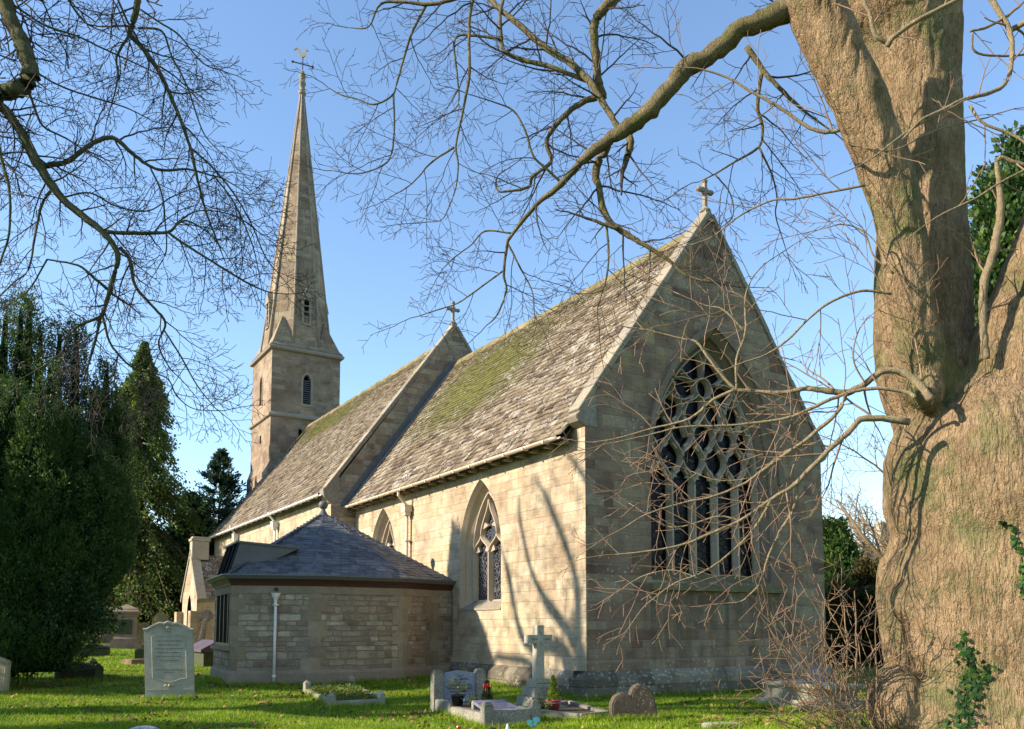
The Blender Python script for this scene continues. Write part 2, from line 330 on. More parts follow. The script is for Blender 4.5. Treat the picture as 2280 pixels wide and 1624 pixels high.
# ---- east (gable) wall with the great window
GW = dict(cx=4.2, sill=2.72, spring=5.4, half=2.24)
o_out = arch(GW['cx'], GW['sill'], GW['spring'], GW['half'], 0, 16)
o_in = arch(GW['cx'], GW['sill']+.28, GW['spring'], GW['half'], -.30, 16, rad=4.48)
o_in[0] = (GW['cx']-1.94, 2.92); o_in[1] = (GW['cx']+1.94, 2.92)
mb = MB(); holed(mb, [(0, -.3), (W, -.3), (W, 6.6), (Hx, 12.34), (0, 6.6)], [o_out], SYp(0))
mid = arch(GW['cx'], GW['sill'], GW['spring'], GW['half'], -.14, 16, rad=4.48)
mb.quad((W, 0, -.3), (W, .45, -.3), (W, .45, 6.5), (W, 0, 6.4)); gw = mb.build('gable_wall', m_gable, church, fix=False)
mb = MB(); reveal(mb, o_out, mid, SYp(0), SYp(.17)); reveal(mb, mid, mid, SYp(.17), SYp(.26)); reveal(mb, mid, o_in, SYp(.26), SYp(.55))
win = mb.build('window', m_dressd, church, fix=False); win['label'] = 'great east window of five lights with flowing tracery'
mb = MB(); ow = arch(GW['cx'], GW['sill'], GW['spring'], GW['half'], .02, 16, rad=4.48); oh = arch(GW['cx'], GW['sill'], GW['spring'], GW['half'], .18, 16, rad=4.48)
for i in range(2, len(oh)-1):
    mb.rings([[(ow[k][0], .0, ow[k][1]), (ow[k][0], -.07, ow[k][1]), (oh[k][0], -.10, oh[k][1]), (oh[k][0], -.04, oh[k][1]), (oh[k][0], .0, oh[k][1])] for k in (i, i+1)], True)
mb.build('hood_mould', m_dressd, win)
mb = MB(); holed(mb, o_in, [], SYp(.60)); mb.build('glass', m_glass2, win)
mb = MB(); G = lambda a, b, d: (GW['cx']+a, .40+d, GW['spring']+b)
rin = 4.48-.30; ccx = 2.24
def inside(a, b): return (b < 0 and abs(a) < 1.94) or (b >= 0 and math.hypot(abs(a)+ccx, b) < rin+.03)
for m in (-1.16, -.39, .39, 1.16): bar(mb, [(m, -2.5), (m, -1.), (m, -.15)], .15, .26, G)
for sg in (-1, 1): bar(mb, [(sg*1.92, -2.5), (sg*1.92, -1.), (sg*1.92, 0)], .12, .26, G)
for sg in (-1, 1): bar(mb, [(sg*(-ccx+(rin-.03)*math.cos(t)), (rin-.03)*math.sin(t)) for t in np.linspace(0, math.acos(ccx/rin), 16)], .12, .26, G)
nodes = [[(m, -.15) for m in (-1.94, -1.16, -.39, .39, 1.16, 1.94)], [(m, .5) for m in (-1.55, -.775, 0, .775, 1.55)], [(m, 1.15) for m in (-1.85, -1.16, -.39, .39, 1.16, 1.85)], [(m, 1.78) for m in (-1.4, -.775, 0, .775, 1.4)]]
def cbar(path, w):
    q = [p for p in path if inside(*p)]
    if len(q) > 3: bar(mb, q, w, .22, G)
for k in range(3):
    for p in nodes[k]:
        for q in nodes[k+1]:
            if abs(p[0]-q[0]) < .66: cbar(ogee(p, q, .42, 12), .085 if k else .10)
def cusp(a, b, sg):
    if inside(a, b): mb.prism([G(a, b+.11, .05), G(a+sg*.13, b, .05), G(a, b-.11, .05)], (0, .08, 0))
for k in range(3):
    for p in nodes[k]:
        for q in nodes[k+1]:
            if abs(p[0]-q[0]) < .66:
                a, b = (p[0]+q[0])/2, (p[1]+q[1])/2; cusp(a, b, 1); cusp(a, b, -1)
wc = (0, 2.42)
cbar(arcp(wc, .27, 0, 2*math.pi, 24), .09)
for p, q in (((0, 1.78), (0, 2.15)),): cbar([p, (0, 1.85), (0, 1.95), q], .1)
for an in (20, 90, 160, 215, 325):
    a = R_(an); p = (wc[0]+.27*math.cos(a), wc[1]+.27*math.sin(a))
    for bend in (-.5, .5):
        pts = []
        for t in np.linspace(0, 1, 12):
            r_ = .27+t*1.2; aa = a+bend*t*t*1.1; pts.append((wc[0]+r_*math.cos(aa), wc[1]+r_*math.sin(aa)))
        cbar(pts, .075)
for sg in (-1, 1):
    cbar(ogee((sg*.775, 1.78), (sg*.22, 2.26), .5), .08); cbar(ogee((sg*1.4, 1.78), (sg*1.0, 2.45), .5), .07); cbar(ogee((sg*.775, 1.78), (sg*1.05, 2.45), .5), .07)
for sa in (-1.55, -.775, 0, .775, 1.55):       # cusped light heads
    for sg in (-1, 1):
        mb.prism([G(sa+sg*.335, -.02, .08), G(sa+sg*.16, .0, .08), G(sa+sg*.21, .14, .08), G(sa+sg*.27, .22, .08)], (0, .08, 0))
mb.build('tracery', m_trac, win)
mb = MB(); mb.rings([[(x, .5, 2.95), (x, .0, 2.66), (x, -.13, 2.58), (x, -.12, 2.48), (x, .02, 2.47), (x, .5, 2.47)] for x in (1.9, 6.5)])
mb.build('sill', m_sill, win)

# ---- chancel south wall with two windows
def nwin(cy, x0, parent, zs=2.30, sp=3.72, half=1.14):
    oo = arch(cy, zs-.22, sp, half, 0, 14); md = arch(cy, zs-.15, sp, half, -.08, 14, rad=2*half); ii = arch(cy, zs+.05, sp, half, -.27, 14, rad=2*half)
    return oo, md, ii
w1 = nwin(4.86, 0, church); w2 = nwin(11.62, 0, church)
mb = MB(); holed(mb, [(0, -.3), (LC, -.3), (LC, CE+.45), (0, CE+.45)], [w1[0], w2[0]], SX(0)); mb.build('chancel_wall', m_side, church, fix=False)
mb = MB(); mb.quad((W, 0.003, -.3), (W, LC, -.3), (W, LC, CE+.4), (W, .003, CE+.4)); mb.build('chancel_wall', m_gable, church)
for cy, (oo, md, ii) in ((4.86, w1), (11.62, w2)):
    mb = MB(); reveal(mb, oo, md, SX(0), SX(.12)); reveal(mb, md, md, SX(.12), SX(.16)); reveal(mb, md, ii, SX(.16), SX(.42))
    w = mb.build('window', m_dress, church, fix=False)
    w['label'] = 'two light traceried window near the sunlit corner' if cy < 8 else 'two light traceried window half hidden behind the vestry roof'
    mb = MB(); holed(mb, ii, [], SX(.43)); mb.build('glass', m_glass, w)
    mb = MB(); hi = .76; rr_ = 2.28-.27; c0 = 1.14
    G1 = lambda a, b, d, cy=cy: (.27+d, cy+a, 3.72+b)
    bar(mb, [(0, -1.4), (0, -.6), (0, -.05)], .12, .2, G1)
    for sg in (-1, 1):
        bar(mb, [(sg*.85, -1.4), (sg*.85, -.6), (sg*.85, 0)], .1, .2, G1)
        bar(mb, [(sg*(-c0+(rr_-.02)*math.cos(t)), (rr_-.02)*math.sin(t)) for t in np.linspace(0, math.acos(c0/rr_), 14)], .1, .2, G1)
        bar(mb, ogee((0, -.05), (sg*.43, .48), .5), .1, .18, G1); bar(mb, ogee((sg*.83, -.02), (sg*.43, .48), .5), .1, .18, G1)
        bar(mb, ogee((sg*.43, .48), (sg*.02, 1.42), .35), .09, .18, G1)
        for s2 in (-1, 1): mb.prism([G1(sg*.42+s2*.37, -.05, .06), G1(sg*.42+s2*.15, .0, .06), G1(sg*.42+s2*.23, .16, .06)], (.08, 0, 0))
        mb.prism([G1(sg*.36, .62, .05), G1(sg*.10, .70, .05), G1(sg*.32, .84, .05)], (.08, 0, 0))
    mb.build('tracery', m_trac, w)
    mb = MB(); mb.rings([[(.46, y, 2.36), (-.02, y, 2.10), (-.03, y, 2.05), (.05, y, 2.04), (.46, y, 2.04)] for y in (cy-1.13, cy+1.13)]); s_ = mb.build('sill', m_cope, w)
    mb = MB(); ho = arch(cy, 2.1, 3.72, 1.14, .02, 14); hh = arch(cy, 2.1, 3.72, 1.14, .12, 14, rad=2.28)
# plinth round chancel
mb = MB()
mb.rings([[(x0, y0, -.3), (x0, y0, .42), (x0+dx, y0+dy, .60), (x0+.3, y0+.3, .60), (x0+.3, y0+.3, -.3)] for x0, y0, dx, dy in ((-.15, LC, .15, 0), (-.15, -.15, .15, .15))], False)
mb.rings([[(x0, -.15, -.3), (x0, -.15, .42), (x0+dx, -.003, .60), (x0, .3, .60), (x0, .3, -.3)] for x0, dx in ((-.15, .15), (W+.15, -.15))], False)
mb.build('plinth', m_plinth, church)
# corner quoins of chancel (slightly proud), eave corbel table
mb = MB(); z = .62; k = 0
while z < 6.2:
    h_ = random.uniform(.26, .36); a, b = ((.5, .26) if k % 2 else (.28, .46)); k += 1
    mb.box6(-.004, a*.8, -.004, b, z, z+h_-.006, random.random()); z += h_
pass
for i in range(22): mb = MB(); mb.box6(-.30, .0, .6+i*.62, .68+i*.62, CE-.14, CE-.04, random.random()); mb.build('rafter_end', m_dress, church, bevel=.01)

# ---- roofs: real overlapping stone slates
def slates(mb, O, U, V, lo, hi, vmax, h0, h1, w0, w1, th, jit=.01, sag=0.):
    O, U, V = map(np.array, (O, U, V)); N = np.cross(U, V); N = N/np.linalg.norm(N)
    if N[2] < 0: N = -N
    v = 0.; k = 0; VV = []; FF = []; TT = []
    while v < vmax:
        h = h0+(h1-h0)*v/vmax; h *= random.uniform(.92, 1.08); a, b = lo(v), hi(v); u = a-random.random()*w0*.6
        ln = min(h*1.55, vmax-v+.02)
        while u < b:
            w = random.uniform(w0, w1); ua, ub = max(u, a), min(u+w-.006, b); u += w
            if ub-ua < .03: continue
            j = [random.uniform(-jit, jit) for _ in range(4)]; t = th*random.uniform(.7, 1.4); tw = random.uniform(-.2, .5)*th
            def P(x, y, n): return O+U*x+V*y+N*(n-sag*math.sin(math.pi*min(max(y/vmax, 0), 1))*(1+.35*math.sin(x*.9+y)))
            b0 = len(VV)
            VV += [P(ua, v+j[0], th*1.3+tw), P(ub, v+j[1], th*1.3), P(ub, v+ln, .004), P(ua, v+ln, .004), P(ua+.004, v+j[0]+.008, th*1.3+tw+t), P(ub-.004, v+j[1]+.008, th*1.3+t), P(ub, v+ln, t), P(ua, v+ln, t)]
            FF += [(b0, b0+1, b0+5, b0+4), (b0+4, b0+5, b0+6, b0+7), (b0+1, b0+2, b0+6, b0+5), (b0+3, b0, b0+4, b0+7), (b0, b0+3, b0+2, b0+1)]
            TT += [random.random()]*5
        v += h; k += 1
    b = len(mb.v); mb.v += [tuple(map(float, p)) for p in VV]; mb.f += [tuple(i+b for i in f) for f in FF]; mb.t += TT
def pitched(name, y0, y1, xe, ze, zr, mat, h0, h1, w0, w1, th, sag):
    mb = MB(); run = Hx-xe; ln = math.hypot(run, zr-ze)
    slates(mb, (xe, y1, ze), (0, -1, 0), (run/ln, 0, (zr-ze)/ln), lambda v: 0, lambda v: y1-y0, ln, h0, h1, w0, w1, th, .015, sag)
    slates(mb, (2*Hx-xe, y0, ze), (0, 1, 0), (-run/ln, 0, (zr-ze)/ln), lambda v: 0, lambda v: y1-y0, ln, .4, .4, .6, .9, th)
    r = mb.build(name, mat, church, fix=False)
    mb = MB(); d = .03                                   # deck under the slates
    mb.rings([[(xe+.05, y, ze-.04), (.5*(xe+Hx), y, .5*(ze+zr)-.28), (Hx, y, zr-.22), (2*Hx-xe-.05, y, ze-.02), (2*Hx-xe-.05, y, ze-.12), (Hx, y, zr-.5), (xe+.05, y, ze-.12)] for y in (y0, y1)]); mb.build('roof_deck', m_iron, r)
    mb = MB(); y = y0
    while y < y1:
        l = min(random.uniform(.4, .55), y1-y); a = random.uniform(-.01, .015); mb.rings([[(Hx-.2, yy, zr-.17+a), (Hx-.04, yy, zr+.1+a), (Hx+.04, yy, zr+.1+a), (Hx+.2, yy, zr-.17+a)] for yy in (y+.004, y+l-.004)], True, random.random()); y += l
    mb.build('ridge_tiles', m_ridge, r)
    return r
m_ridge = mat_stone('mossy_ridge', (.17, .13, .06), (.26, .20, .11), (.10, .105, .02), 3, .3, .01, .9, .2)
pitched('chancel_roof', .38, LC, -.36, CE, CR, m_cslate, .225, .13, .16, .38, .032, .07)
pitched('nave_roof', LC+.42, WY-.05, -NA-.32, NE-.02, NR, m_nslate, .225, .13, .16, .38, .032, .07)
# ---- gable copings
def coping(y0, y1, xe, ze, zr, name='gable_coping'):
    root = None; mb = MB()
    for sg in (-1, 1):
        a = np.array([Hx+sg*(Hx-xe), ze]); b = np.array([Hx, zr]); d = b-a; ln = np.linalg.norm(d); d /= ln; n = np.array([-d[1], d[0]])*(1 if sg < 0 else -1); s = 0
        while s < ln-.01:
            l = min(random.uniform(.6, .85), ln-s); e = random.uniform(0, .012)
            p0, p1 = a+d*(s+.003), a+d*(s+l-.003)
            mb.prism([(p[0]+n[0]*k, y0-e, p[1]+n[1]*k) for p, k in ((p0, 0), (p1, 0), (p1, .13+e), (p0, .13+e))], (0, y1-y0+e, 0), random.random()); s += l
    return mb.build(name, m_cope, church, bevel=.012)
coping(-.04, .40, -.10, 6.50, 12.32)
for sg in (0, 1):       # kneelers
    mb = MB(); X = (lambda x: x) if sg == 0 else (lambda x: 2*Hx-x)
    mb.prism([(X(.35), -.03, 6.2), (X(-.02), -.03, 6.2), (X(-.2), -.03, 6.3), (X(-.28), -.03, 6.42), (X(-.14), -.03, 6.55), (X(.3), -.03, 7.15)], (0, .42, 0)); mb.build('kneeler', m_cope, church, bevel=.015)
# ---- nave
mb = MB(); fn = SYp(LC); holed(mb, [(-NA, 0), (W+NA, 0), (W+NA, 6.6), (Hx, 13.75), (-NA, 6.6)], [], fn)
mb.quad((-NA, LC, 6.6), (Hx, LC, 13.75), (Hx, LC+.4, 13.75), (-NA, LC+.4, 6.6))
mb.build('nave_gable', mat_wall('rough_nave_gable', .26, .45, [(0., (.19, .14, .10)), (.4, (.28, .22, .155)), (1., (.37, .30, .215))], (.3, .25, .17), .013, .006, .8), church)
coping(LC-.04, LC+.42, -NA-.10, 6.62, 13.66)
nw = []
for cy in (16.6, 19.9, 23.6, 28.6): nw.append(arch(cy, 2.6, 4.35, .62, 0, 10))
mb = MB(); holed(mb, [(LC, 0), (WY, 0), (WY, NE+.25), (LC, NE+.25)], nw, SX(-NA)); mb.quad((-NA, WY, 0), (W+NA, WY, 0), (W+NA, WY, NE), (-NA, WY, NE)); mb.quad((-NA, WY, NE), (W+NA, WY, NE), (Hx, WY, NR), (Hx, WY, NR))
mb.quad((W+NA, LC, 0), (W+NA, WY, 0), (W+NA, WY, NE), (W+NA, LC, NE))
mb.build('nave_wall', m_nave, church, fix=False)
for o_ in nw:
    mb = MB(); cyy = sum(p[0] for p in o_)/len(o_); i_ = [(cyy+(a-cyy)*.72, z-.12) for a, z in o_]; reveal(mb, o_, i_, SX(-NA), SX(-NA+.3)); w = mb.build('window', m_dress, church, fix=False)
    mb = MB(); holed(mb, i_, [], SX(-NA+.31)); mb.build('glass', m_glass2, w)
mb = MB()
mb.prism([(-NA+.3, LC-.03, 6.1), (-NA-.05, LC-.03, 6.1), (-NA-.28, LC-.03, 6.35), (-NA-.32, LC-.03, 6.6), (-NA-.1, LC-.03, 6.75), (-NA+.3, LC-.03, 7.2)], (0, .42, 0)); mb.build('kneeler', m_cope, church, bevel=.015)
# lead flashing against nave gable
mb = MB(); a = np.array([-.36, CE]); b = np.array([Hx, CR]); d = (b-a)/np.linalg.norm(b-a); n = np.array([-d[1], d[0]]); s = -.1; Lh = np.linalg.norm(b-a)
while s < Lh:
    l = min(1.1, Lh-s); p0, p1 = a+d*s, a+d*(s+l-.01)
    mb.prism([(p[0]+n[0]*k, LC-.10, p[1]+n[1]*k) for p, k in ((p0, .02), (p1, .02), (p1, .24), (p0, .24))], (0, .08, 0)); s += l
mb.prism([(a[0]+n[0]*.02, LC-.34, a[1]+n[1]*.02), (b[0]+n[0]*.02, LC-.34, b[1]+n[1]*.02), (b[0]+n[0]*.07, LC-.34, b[1]+n[1]*.07), (a[0]+n[0]*.07, LC-.34, a[1]+n[1]*.07)], (0, .3, 0))
mb.build('lead_flashing', m_lead, church)
# gutters and downpipes
def gutter(x, y0, y1, z, mat, r=.075):
    mb = MB(); mb.rings([[(x+r*math.cos(t)*k, y, z+r*math.sin(t)*k) for k, ts in ((1, np.linspace(math.pi, 2*math.pi, 7)), (.82, np.linspace(2*math.pi, math.pi, 7))) for t in ts] for y in (y0, y1)])
    yy = y0+.5
    while yy < y1: mb.box6(x-r-.012, x+r+.02, yy, yy+.05, z-r-.012, z-.01); yy += .9
    return mb.build('gutter', mat, church)
gutter(-.44, .45, LC-.08, CE-.02, m_cream); gutter(-NA-.40, LC+.1, WY, NE-.03, m_white)
def downpipe(x, y, zt, zb, mat, off, hopper=True, parent=None):
    mb = MB(); mb.tube([(x-off, y, zt+.55), (x-off, y, zt+.45), (x-.14, y, zt+.12), (x-.14, y, zt-.1)], .05, 8) if off > .2 else None
    r = MB(); r.tube([(x-.14, y, zt-.1), (x-.14, y, zb)], .055, 12)
    for zc in np.arange(zb+.6, zt-.3, 1.5): r.lathe((x-.14, y, zc), [(.055, 0), (.075, .01), (.075, .09), (.055, .1)], 10); r.box((x-.07, y, zc+.05), (.12, .2, .04))
    pp = r.build('downpipe', mat, parent or church, True)
    h = MB(); h.v, h.f, h.t = mb.v, mb.f, mb.t
    if hopper: h.box((x-.15, y, zt+.02), (.26, .30, .2)); h.box((x-.15, y, zt-.13), (.2, .22, .12)); h.box((x-.15, y, zt+.13), (.3, .34, .03))
    if h.f: h.build('hopper', mat, pp)
    return pp
downpipe(0, 9.35, 5.35, .7, m_cream, .44); downpipe(-NA, 20.7, 5.95, 1., m_white, .4); downpipe(-NA, 27.4, 6.05, 1., m_white, .4)
# ---- crosses on the gables
def cross(cx, cy, z, s, name='cross_finial'):
    mb = MB(); mb.box((cx, cy, z+.12*s), (.42*s, .40, .5*s), 0, .5, .55); mb.lathe((cx, cy, z+.3*s), [(.19*s, 0), (.21*s, .06*s), (.13*s, .14*s), (.09*s, .2*s)], 10)
    mb.box((cx, cy, z+.95*s), (.12*s, .13*s, 1.0*s)); mb.box((cx, cy, z+1.1*s), (.62*s, .12*s, .12*s))
    for a, b in ((-.29, 0), (.29, 0), (0, .36), (0, -.1)): mb.lathe((cx+a*s, cy, z+(1.1+b-.09)*s), [(.05*s, 0), (.11*s, .05*s), (.11*s, .13*s), (.05*s, .18*s)], 8)
    for k in range(4):
        a = math.pi/4+k*math.pi/2; mb.tube([(cx+.04*s*math.cos(a), cy, z+1.1*s+.04*s*math.sin(a)), (cx+.17*s*math.cos(a), cy, z+1.1*s+.17*s*math.sin(a))], .035*s, 6)
    return mb.build(name, m_cope, church)
cross(Hx-.02, .15, 12.25, .74); cross(Hx, LC+.2, 13.62, .78)

# ---- tower and spire
t_, TY = 2.08, 32.95; TX = Hx; ZC, ZS, ZT = 18.0, 13.83, 36.85
def sq(z, h, cx=TX, cy=TY+2.08): return [(cx-h, cy-h, z), (cx+h, cy-h, z), (cx+h, cy+h, z), (cx-h, cy+h, z)]
lv = arch(0.04, 14.75, 16.15, .24, 0, 6)
mb = MB(); lvE = [(TX+a, z) for a, z in lv]
holed(mb, [(TX-t_, 0), (TX+t_, 0), (TX+t_, ZC), (TX-t_, ZC)], [lvE, [(TX-.42, 12.72), (TX-.2, 12.72), (TX-.2, 13.2), (TX-.42, 13.2)]], SYp(TY))
lvS = [(TY+2.08+a, z+.1) for a, z in lv]
holed(mb, [(TY, 0), (TY+2*t_, 0), (TY+2*t_, ZC), (TY, ZC)], [lvS, [(TY+1.9, 12.5), (TY+2.2, 12.5), (TY+2.2, 13.0), (TY+1.9, 13.0)]], SX(TX-t_))
mb.quad((TX+t_, TY, 0), (TX+t_, TY+2*t_, 0), (TX+t_, TY+2*t_, ZC), (TX+t_, TY, ZC)); mb.quad((TX-t_, TY+2*t_, 0), (TX+t_, TY+2*t_, 0), (TX+t_, TY+2*t_, ZC), (TX-t_, TY+2*t_, ZC))
tw = mb.build('tower_wall', m_tower, church, fix=False)
mb = MB(); mb.box6(TX-.5, TX-.1, TY+.2, TY+.3, 12.6, 13.3); mb.box6(TX-t_+.2, TX-t_+.3, TY+1.8, TY+2.3, 12.4, 13.1); mb.build('vent_opening', m_dark, tw)
for pl, ol in ((0, lvE), (1, lvS)):
    mb = MB(); f0 = SYp(TY) if pl == 0 else SX(TX-t_); f1 = SYp(TY+.3) if pl == 0 else SX(TX-t_+.3)
    reveal(mb, ol, ol, f0, f1); hol = arch(0.04, 14.6, 16.15, .24, .12, 6, rad=.48); hol = [((TX if pl == 0 else TY+2.08)+a, z+(.1 if pl else 0)) for a, z in hol]
    f2 = SYp(TY-.03) if pl == 0 else SX(TX-t_-.03); holed(mb, hol, [ol], f2); reveal(mb, hol, hol, f2, f0)
    if pl == 1: holed(mb, ol, [], SX(TX-t_+.12))
    wv = mb.build('louvre_window', m_tower if pl else m_roll, tw, fix=False)
    if pl == 0:
        mb = MB(); mb.box6(TX-.3, TX+.35, TY+.3, TY+.34, 14.5, 16.9); mb.build('dark_opening', m_dark, wv); mb = MB()
        for k in range(12): mb.prism([(TX-.2, TY+.06, 14.78+k*.125), (TX-.2, TY+.20, 14.86+k*.125), (TX-.2, TY+.20, 14.885+k*.125), (TX-.2, TY+.06, 14.805+k*.125)], (.48, 0, 0))
        mb.build('louvres', m_louvre, wv)
for z, d, h_ in ((ZS, .15, .2), (ZC-.18, .2, .26)):
    mb = MB(); mb.rings([sq(z-.08, t_-.02), sq(z, t_+d*.8), sq(z+h_*.35, t_+d), sq(z+h_*.5, t_+d), sq(z+h_+.1, t_-.02)])
    mb.build('string_course', m_roll, tw)
mb = MB(); mb.rings([sq(0., t_+.16), sq(10.6, t_+.16), sq(11.15, t_-.01)]); mb.build('lower_stage', m_tower, tw)
mb = MB(); mb.rings([[(TX-t_-.1, y, 9.4), (TX-t_-.1, y, 9.5), (TX-1.5, y, 10.55), (TX-1.0, y, 10.6), (TX-1.0, y, 8.)] for y in (TY-.45, TY)]); mb.build('buttress', m_tower, tw)
# spire octagon with broaches
RS = t_-.12
def octo(z, r): return [(TX+r/math.cos(math.pi/8)*math.cos(math.pi/8+k*math.pi/4), TY+2.08+r/math.cos(math.pi/8)*math.sin(math.pi/8+k*math.pi/4), z) for k in range(8)]
z0s = ZC+.1; zt = ZT-1.6
rad = lambda z: RS+(0.11-RS)*(z-z0s)/(zt-z0s)
mb = MB(); mb.rings([octo(z, rad(z)) for z in (z0s, z0s+6, z0s+12, zt)]); sp = mb.build('spire', m_spire, church)
mb = MB(); mb.rings([sq(z0s-.02, t_+.12), sq(z0s+.28, RS+.0)]); mb.build('spire_base', m_spire, sp)
mb = MB()
for sx, sy in ((-1, -1), (1, -1), (1, 1), (-1, 1)):      # broaches
    c = (TX+sx*(t_+.02), TY+2.08+sy*(t_+.02), z0s+.02); a = (TX+sx*RS*.35, TY+2.08+sy*(t_+.0), z0s+.02); b = (TX+sx*(t_+.0), TY+2.08+sy*RS*.35, z0s+.02)
    zz = z0s+2.1; r = rad(zz)*.74; tp = (TX+sx*r, TY+2.08+sy*r, zz); inn = (TX+sx*.5, TY+2.08+sy*.5, z0s+.02)
    mb.add([c, a, b, tp, inn], [(0, 1, 3), (0, 2, 3), (1, 4, 3), (2, 4, 3)])
mb.build('broach', m_spire, sp)
mb = MB()
for k in range(8):
    a = math.pi/8+k*math.pi/4
    mb.tube([(TX+rad(z)/math.cos(math.pi/8)*math.cos(a), TY+2.08+rad(z)/math.cos(math.pi/8)*math.sin(a), z) for z in np.linspace(z0s+.3, zt, 6)], [.085, .08, .07, .06, .05, .045], 8)
mb.build('arris_roll', m_roll, sp, True)
for nx, ny in ((0, -1), (-1, 0), (1, 0), (0, 1)):       # lucarnes
    zb = z0s+1.65; tx, ty = -ny, nx; fr = rad(zb)+.06
    def Q(a, d, z): return (TX+tx*a+nx*d, TY+2.08+ty*a+ny*d, z)
    mb = MB()
    for sg in (-1, 1): mb.prism([Q(sg*.16, 1.3, zb), Q(sg*.30, 1.3, zb), Q(sg*.30, 1.3, zb+1.45), Q(sg*.16, 1.3, zb+1.45)], (nx*(fr-1.3), ny*(fr-1.3), 0))
    mb.prism([Q(-.38, 1.2, zb+1.45), Q(.38, 1.2, zb+1.45), Q(0, 1.2, zb+2.25)], (nx*(fr-1.15), ny*(fr-1.15), 0))
    mb.prism([Q(-.3, 1.3, zb-.1), Q(.3, 1.3, zb-.1), Q(.3, 1.3, zb), Q(-.3, 1.3, zb)], (nx*(fr-1.27), ny*(fr-1.27), 0))
    for k in range(3): mb.prism([Q(-.17, 1.3, zb+.35+k*.36), Q(.17, 1.3, zb+.35+k*.36), Q(.17, 1.3, zb+.43+k*.36), Q(-.17, 1.3, zb+.43+k*.36)], (nx*(fr-1.34), ny*(fr-1.34), 0))
    l = mb.build('lucarne', m_roll, sp)
    mb = MB(); mb.prism([Q(-.17, 1.3, zb), Q(.17, 1.3, zb), Q(.17, 1.3, zb+1.3), Q(0, 1.3, zb+1.62), Q(-.17, 1.3, zb+1.3)], (nx*(fr-1.42), ny*(fr-1.42), 0)); mb.build('dark_opening', m_dark, sp)
mb = MB(); c = (TX, TY+2.08, zt-.1)
mb.lathe(c, [(.13, 0), (.16, .05), (.24, .1), (.24, .3), (.17, .38), (.17, .7), (.23, .76), (.23, .9), (.17, .95), (.17, 1.2), (.22, 1.26), (.2, 1.4), (.1, 1.65), (.03, 1.75)], 12); mb.build('spire_finial', m_cope, sp, True)
KW = .72
wk = thing('weathercock', (TX, TY+2.08, ZT), 'gilded weathercock above an arrow bar on the spire tip', 'weathercock')
mb = MB(); c = np.array([TX, TY+2.08, ZT]); mb.tube([c+[0, 0, -.1], c+[0, 0, 1.0]], .03, 6); mb.build('rod', m_iron, wk)
dv = Rt*.94+np.array([0, 0, 0.])
mb = MB(); q = c+[0, 0, .45]; dd = (Rt*1.0+np.array([0, 0, -.28]))*.75; mb.tube([q-dd*.85, q+dd*.85], .035, 6); mb.lathe(q+dd*.85-[0, 0, .1], [(.02, 0), (.11, .1), (.02, .2)], 4); mb.tube([q-dd*.8, q-dd*.95], [.1, .06], 4); mb.build('arrow_bar', m_iron, wk)
out = [(-.22, .1), (-.05, 0), (.1, .03), (.26, .2), (.34, .45), (.36, .62), (.48, .66), (.37, .73), (.40, .86), (.30, .84), (.24, .74), (.22, .55), (.12, .42), (-.05, .40), (-.2, .55), (-.3, .85), (-.52, 1.0), (-.72, .88), (-.8, .7), (-.66, .82), (-.5, .82), (-.42, .6), (-.38, .3)]
mb = MB(); nn = Fh*.05; mb.prism([c+[0, 0, .9]+Rt*a*.7+Up*b*.7-nn for a, b in out], nn*2); mb.build('rooster', m_gold, wk)

# ------------------------------------------------------------------ vestry (low polygonal building with slate roof)
VE = 2.64
PV = [(-6.02, 9.4), (-6.26, 6.5), (-4.35, 5.75), (-1.85, 5.8), (-.66, 6.35), (0.0, 6.48)]
vest = thing('vestry', (-3.2, 8.6, .15), 'low many sided stone vestry with a blue slate cone roof and ball finial', 'vestry')
PB = PV+[(0., 12.2), (-2.5, 12.6), (-5.0, 11.8)]
mb = MB()
for i in range(len(PB)-1 if False else len(PB)):
    a, b = PB[i], PB[(i+1) % len(PB)]
    if i == 0:     # window bay: below the sill only, plus piers
        mb.quad((*a, -.2), (*b, -.2), (*b, 1.02), (*a, 1.02)); dxy = np.array(b)-np.array(a)
        for s0, s1 in ((0, .12), (.88, 1.)):
            p, q = np.array(a)+dxy*s0, np.array(a)+dxy*s1; mb.quad((*p, 1.02), (*q, 1.02), (*q, VE), (*p, VE))
    else: mb.quad((*a, -.2), (*b, -.2), (*b, VE), (*a, VE))
mb.build('wall', m_rub, vest, fix=True)
def prow(mb, z0, z1, off, off2=None, idx=range(0, 5)):
    off2 = off if off2 is None else off2; C0 = np.array([-3.2, 8.7])
    def P(i, o):
        p = np.array(PV[i]); 
        if i == 5: return p+np.array([0, -o])
        e0 = np.array(PV[i])-np.array(PV[i-1 if i > 0 else 0]); e1 = np.array(PV[min(i+1, 5)])-np.array(PV[i])
        ns = []
        for e in (e0, e1):
            if np.linalg.norm(e) > 1e-6: ns.append(np.array([e[1], -e[0]])/np.linalg.norm(e))
        n = sum(ns)/len(ns); n /= max(np.dot(n, ns[0]), .5)*1.; return p+n*o
    for i in idx:
        a0, b0, a1, b1 = P(i, off), P(i+1, off), P(i, off2), P(i+1, off2); ia, ib = P(i, -.05), P(i+1, -.05)
        mb.rings([[(*a0, z0), (*b0, z0), (*ib, z0), (*ia, z0)], [(*a1, z1), (*b1, z1), (*ib, z1), (*ia, z1)]])
mb = MB(); prow(mb, -.2, .42, .07); prow(mb, .42, .5, .07, .01); mb.build('plinth', m_dressd if False else m_quoin, vest)
mb = MB(); prow(mb, VE-.19, VE, .012); mb.build('top_course', m_quoin, vest)
mb = MB()
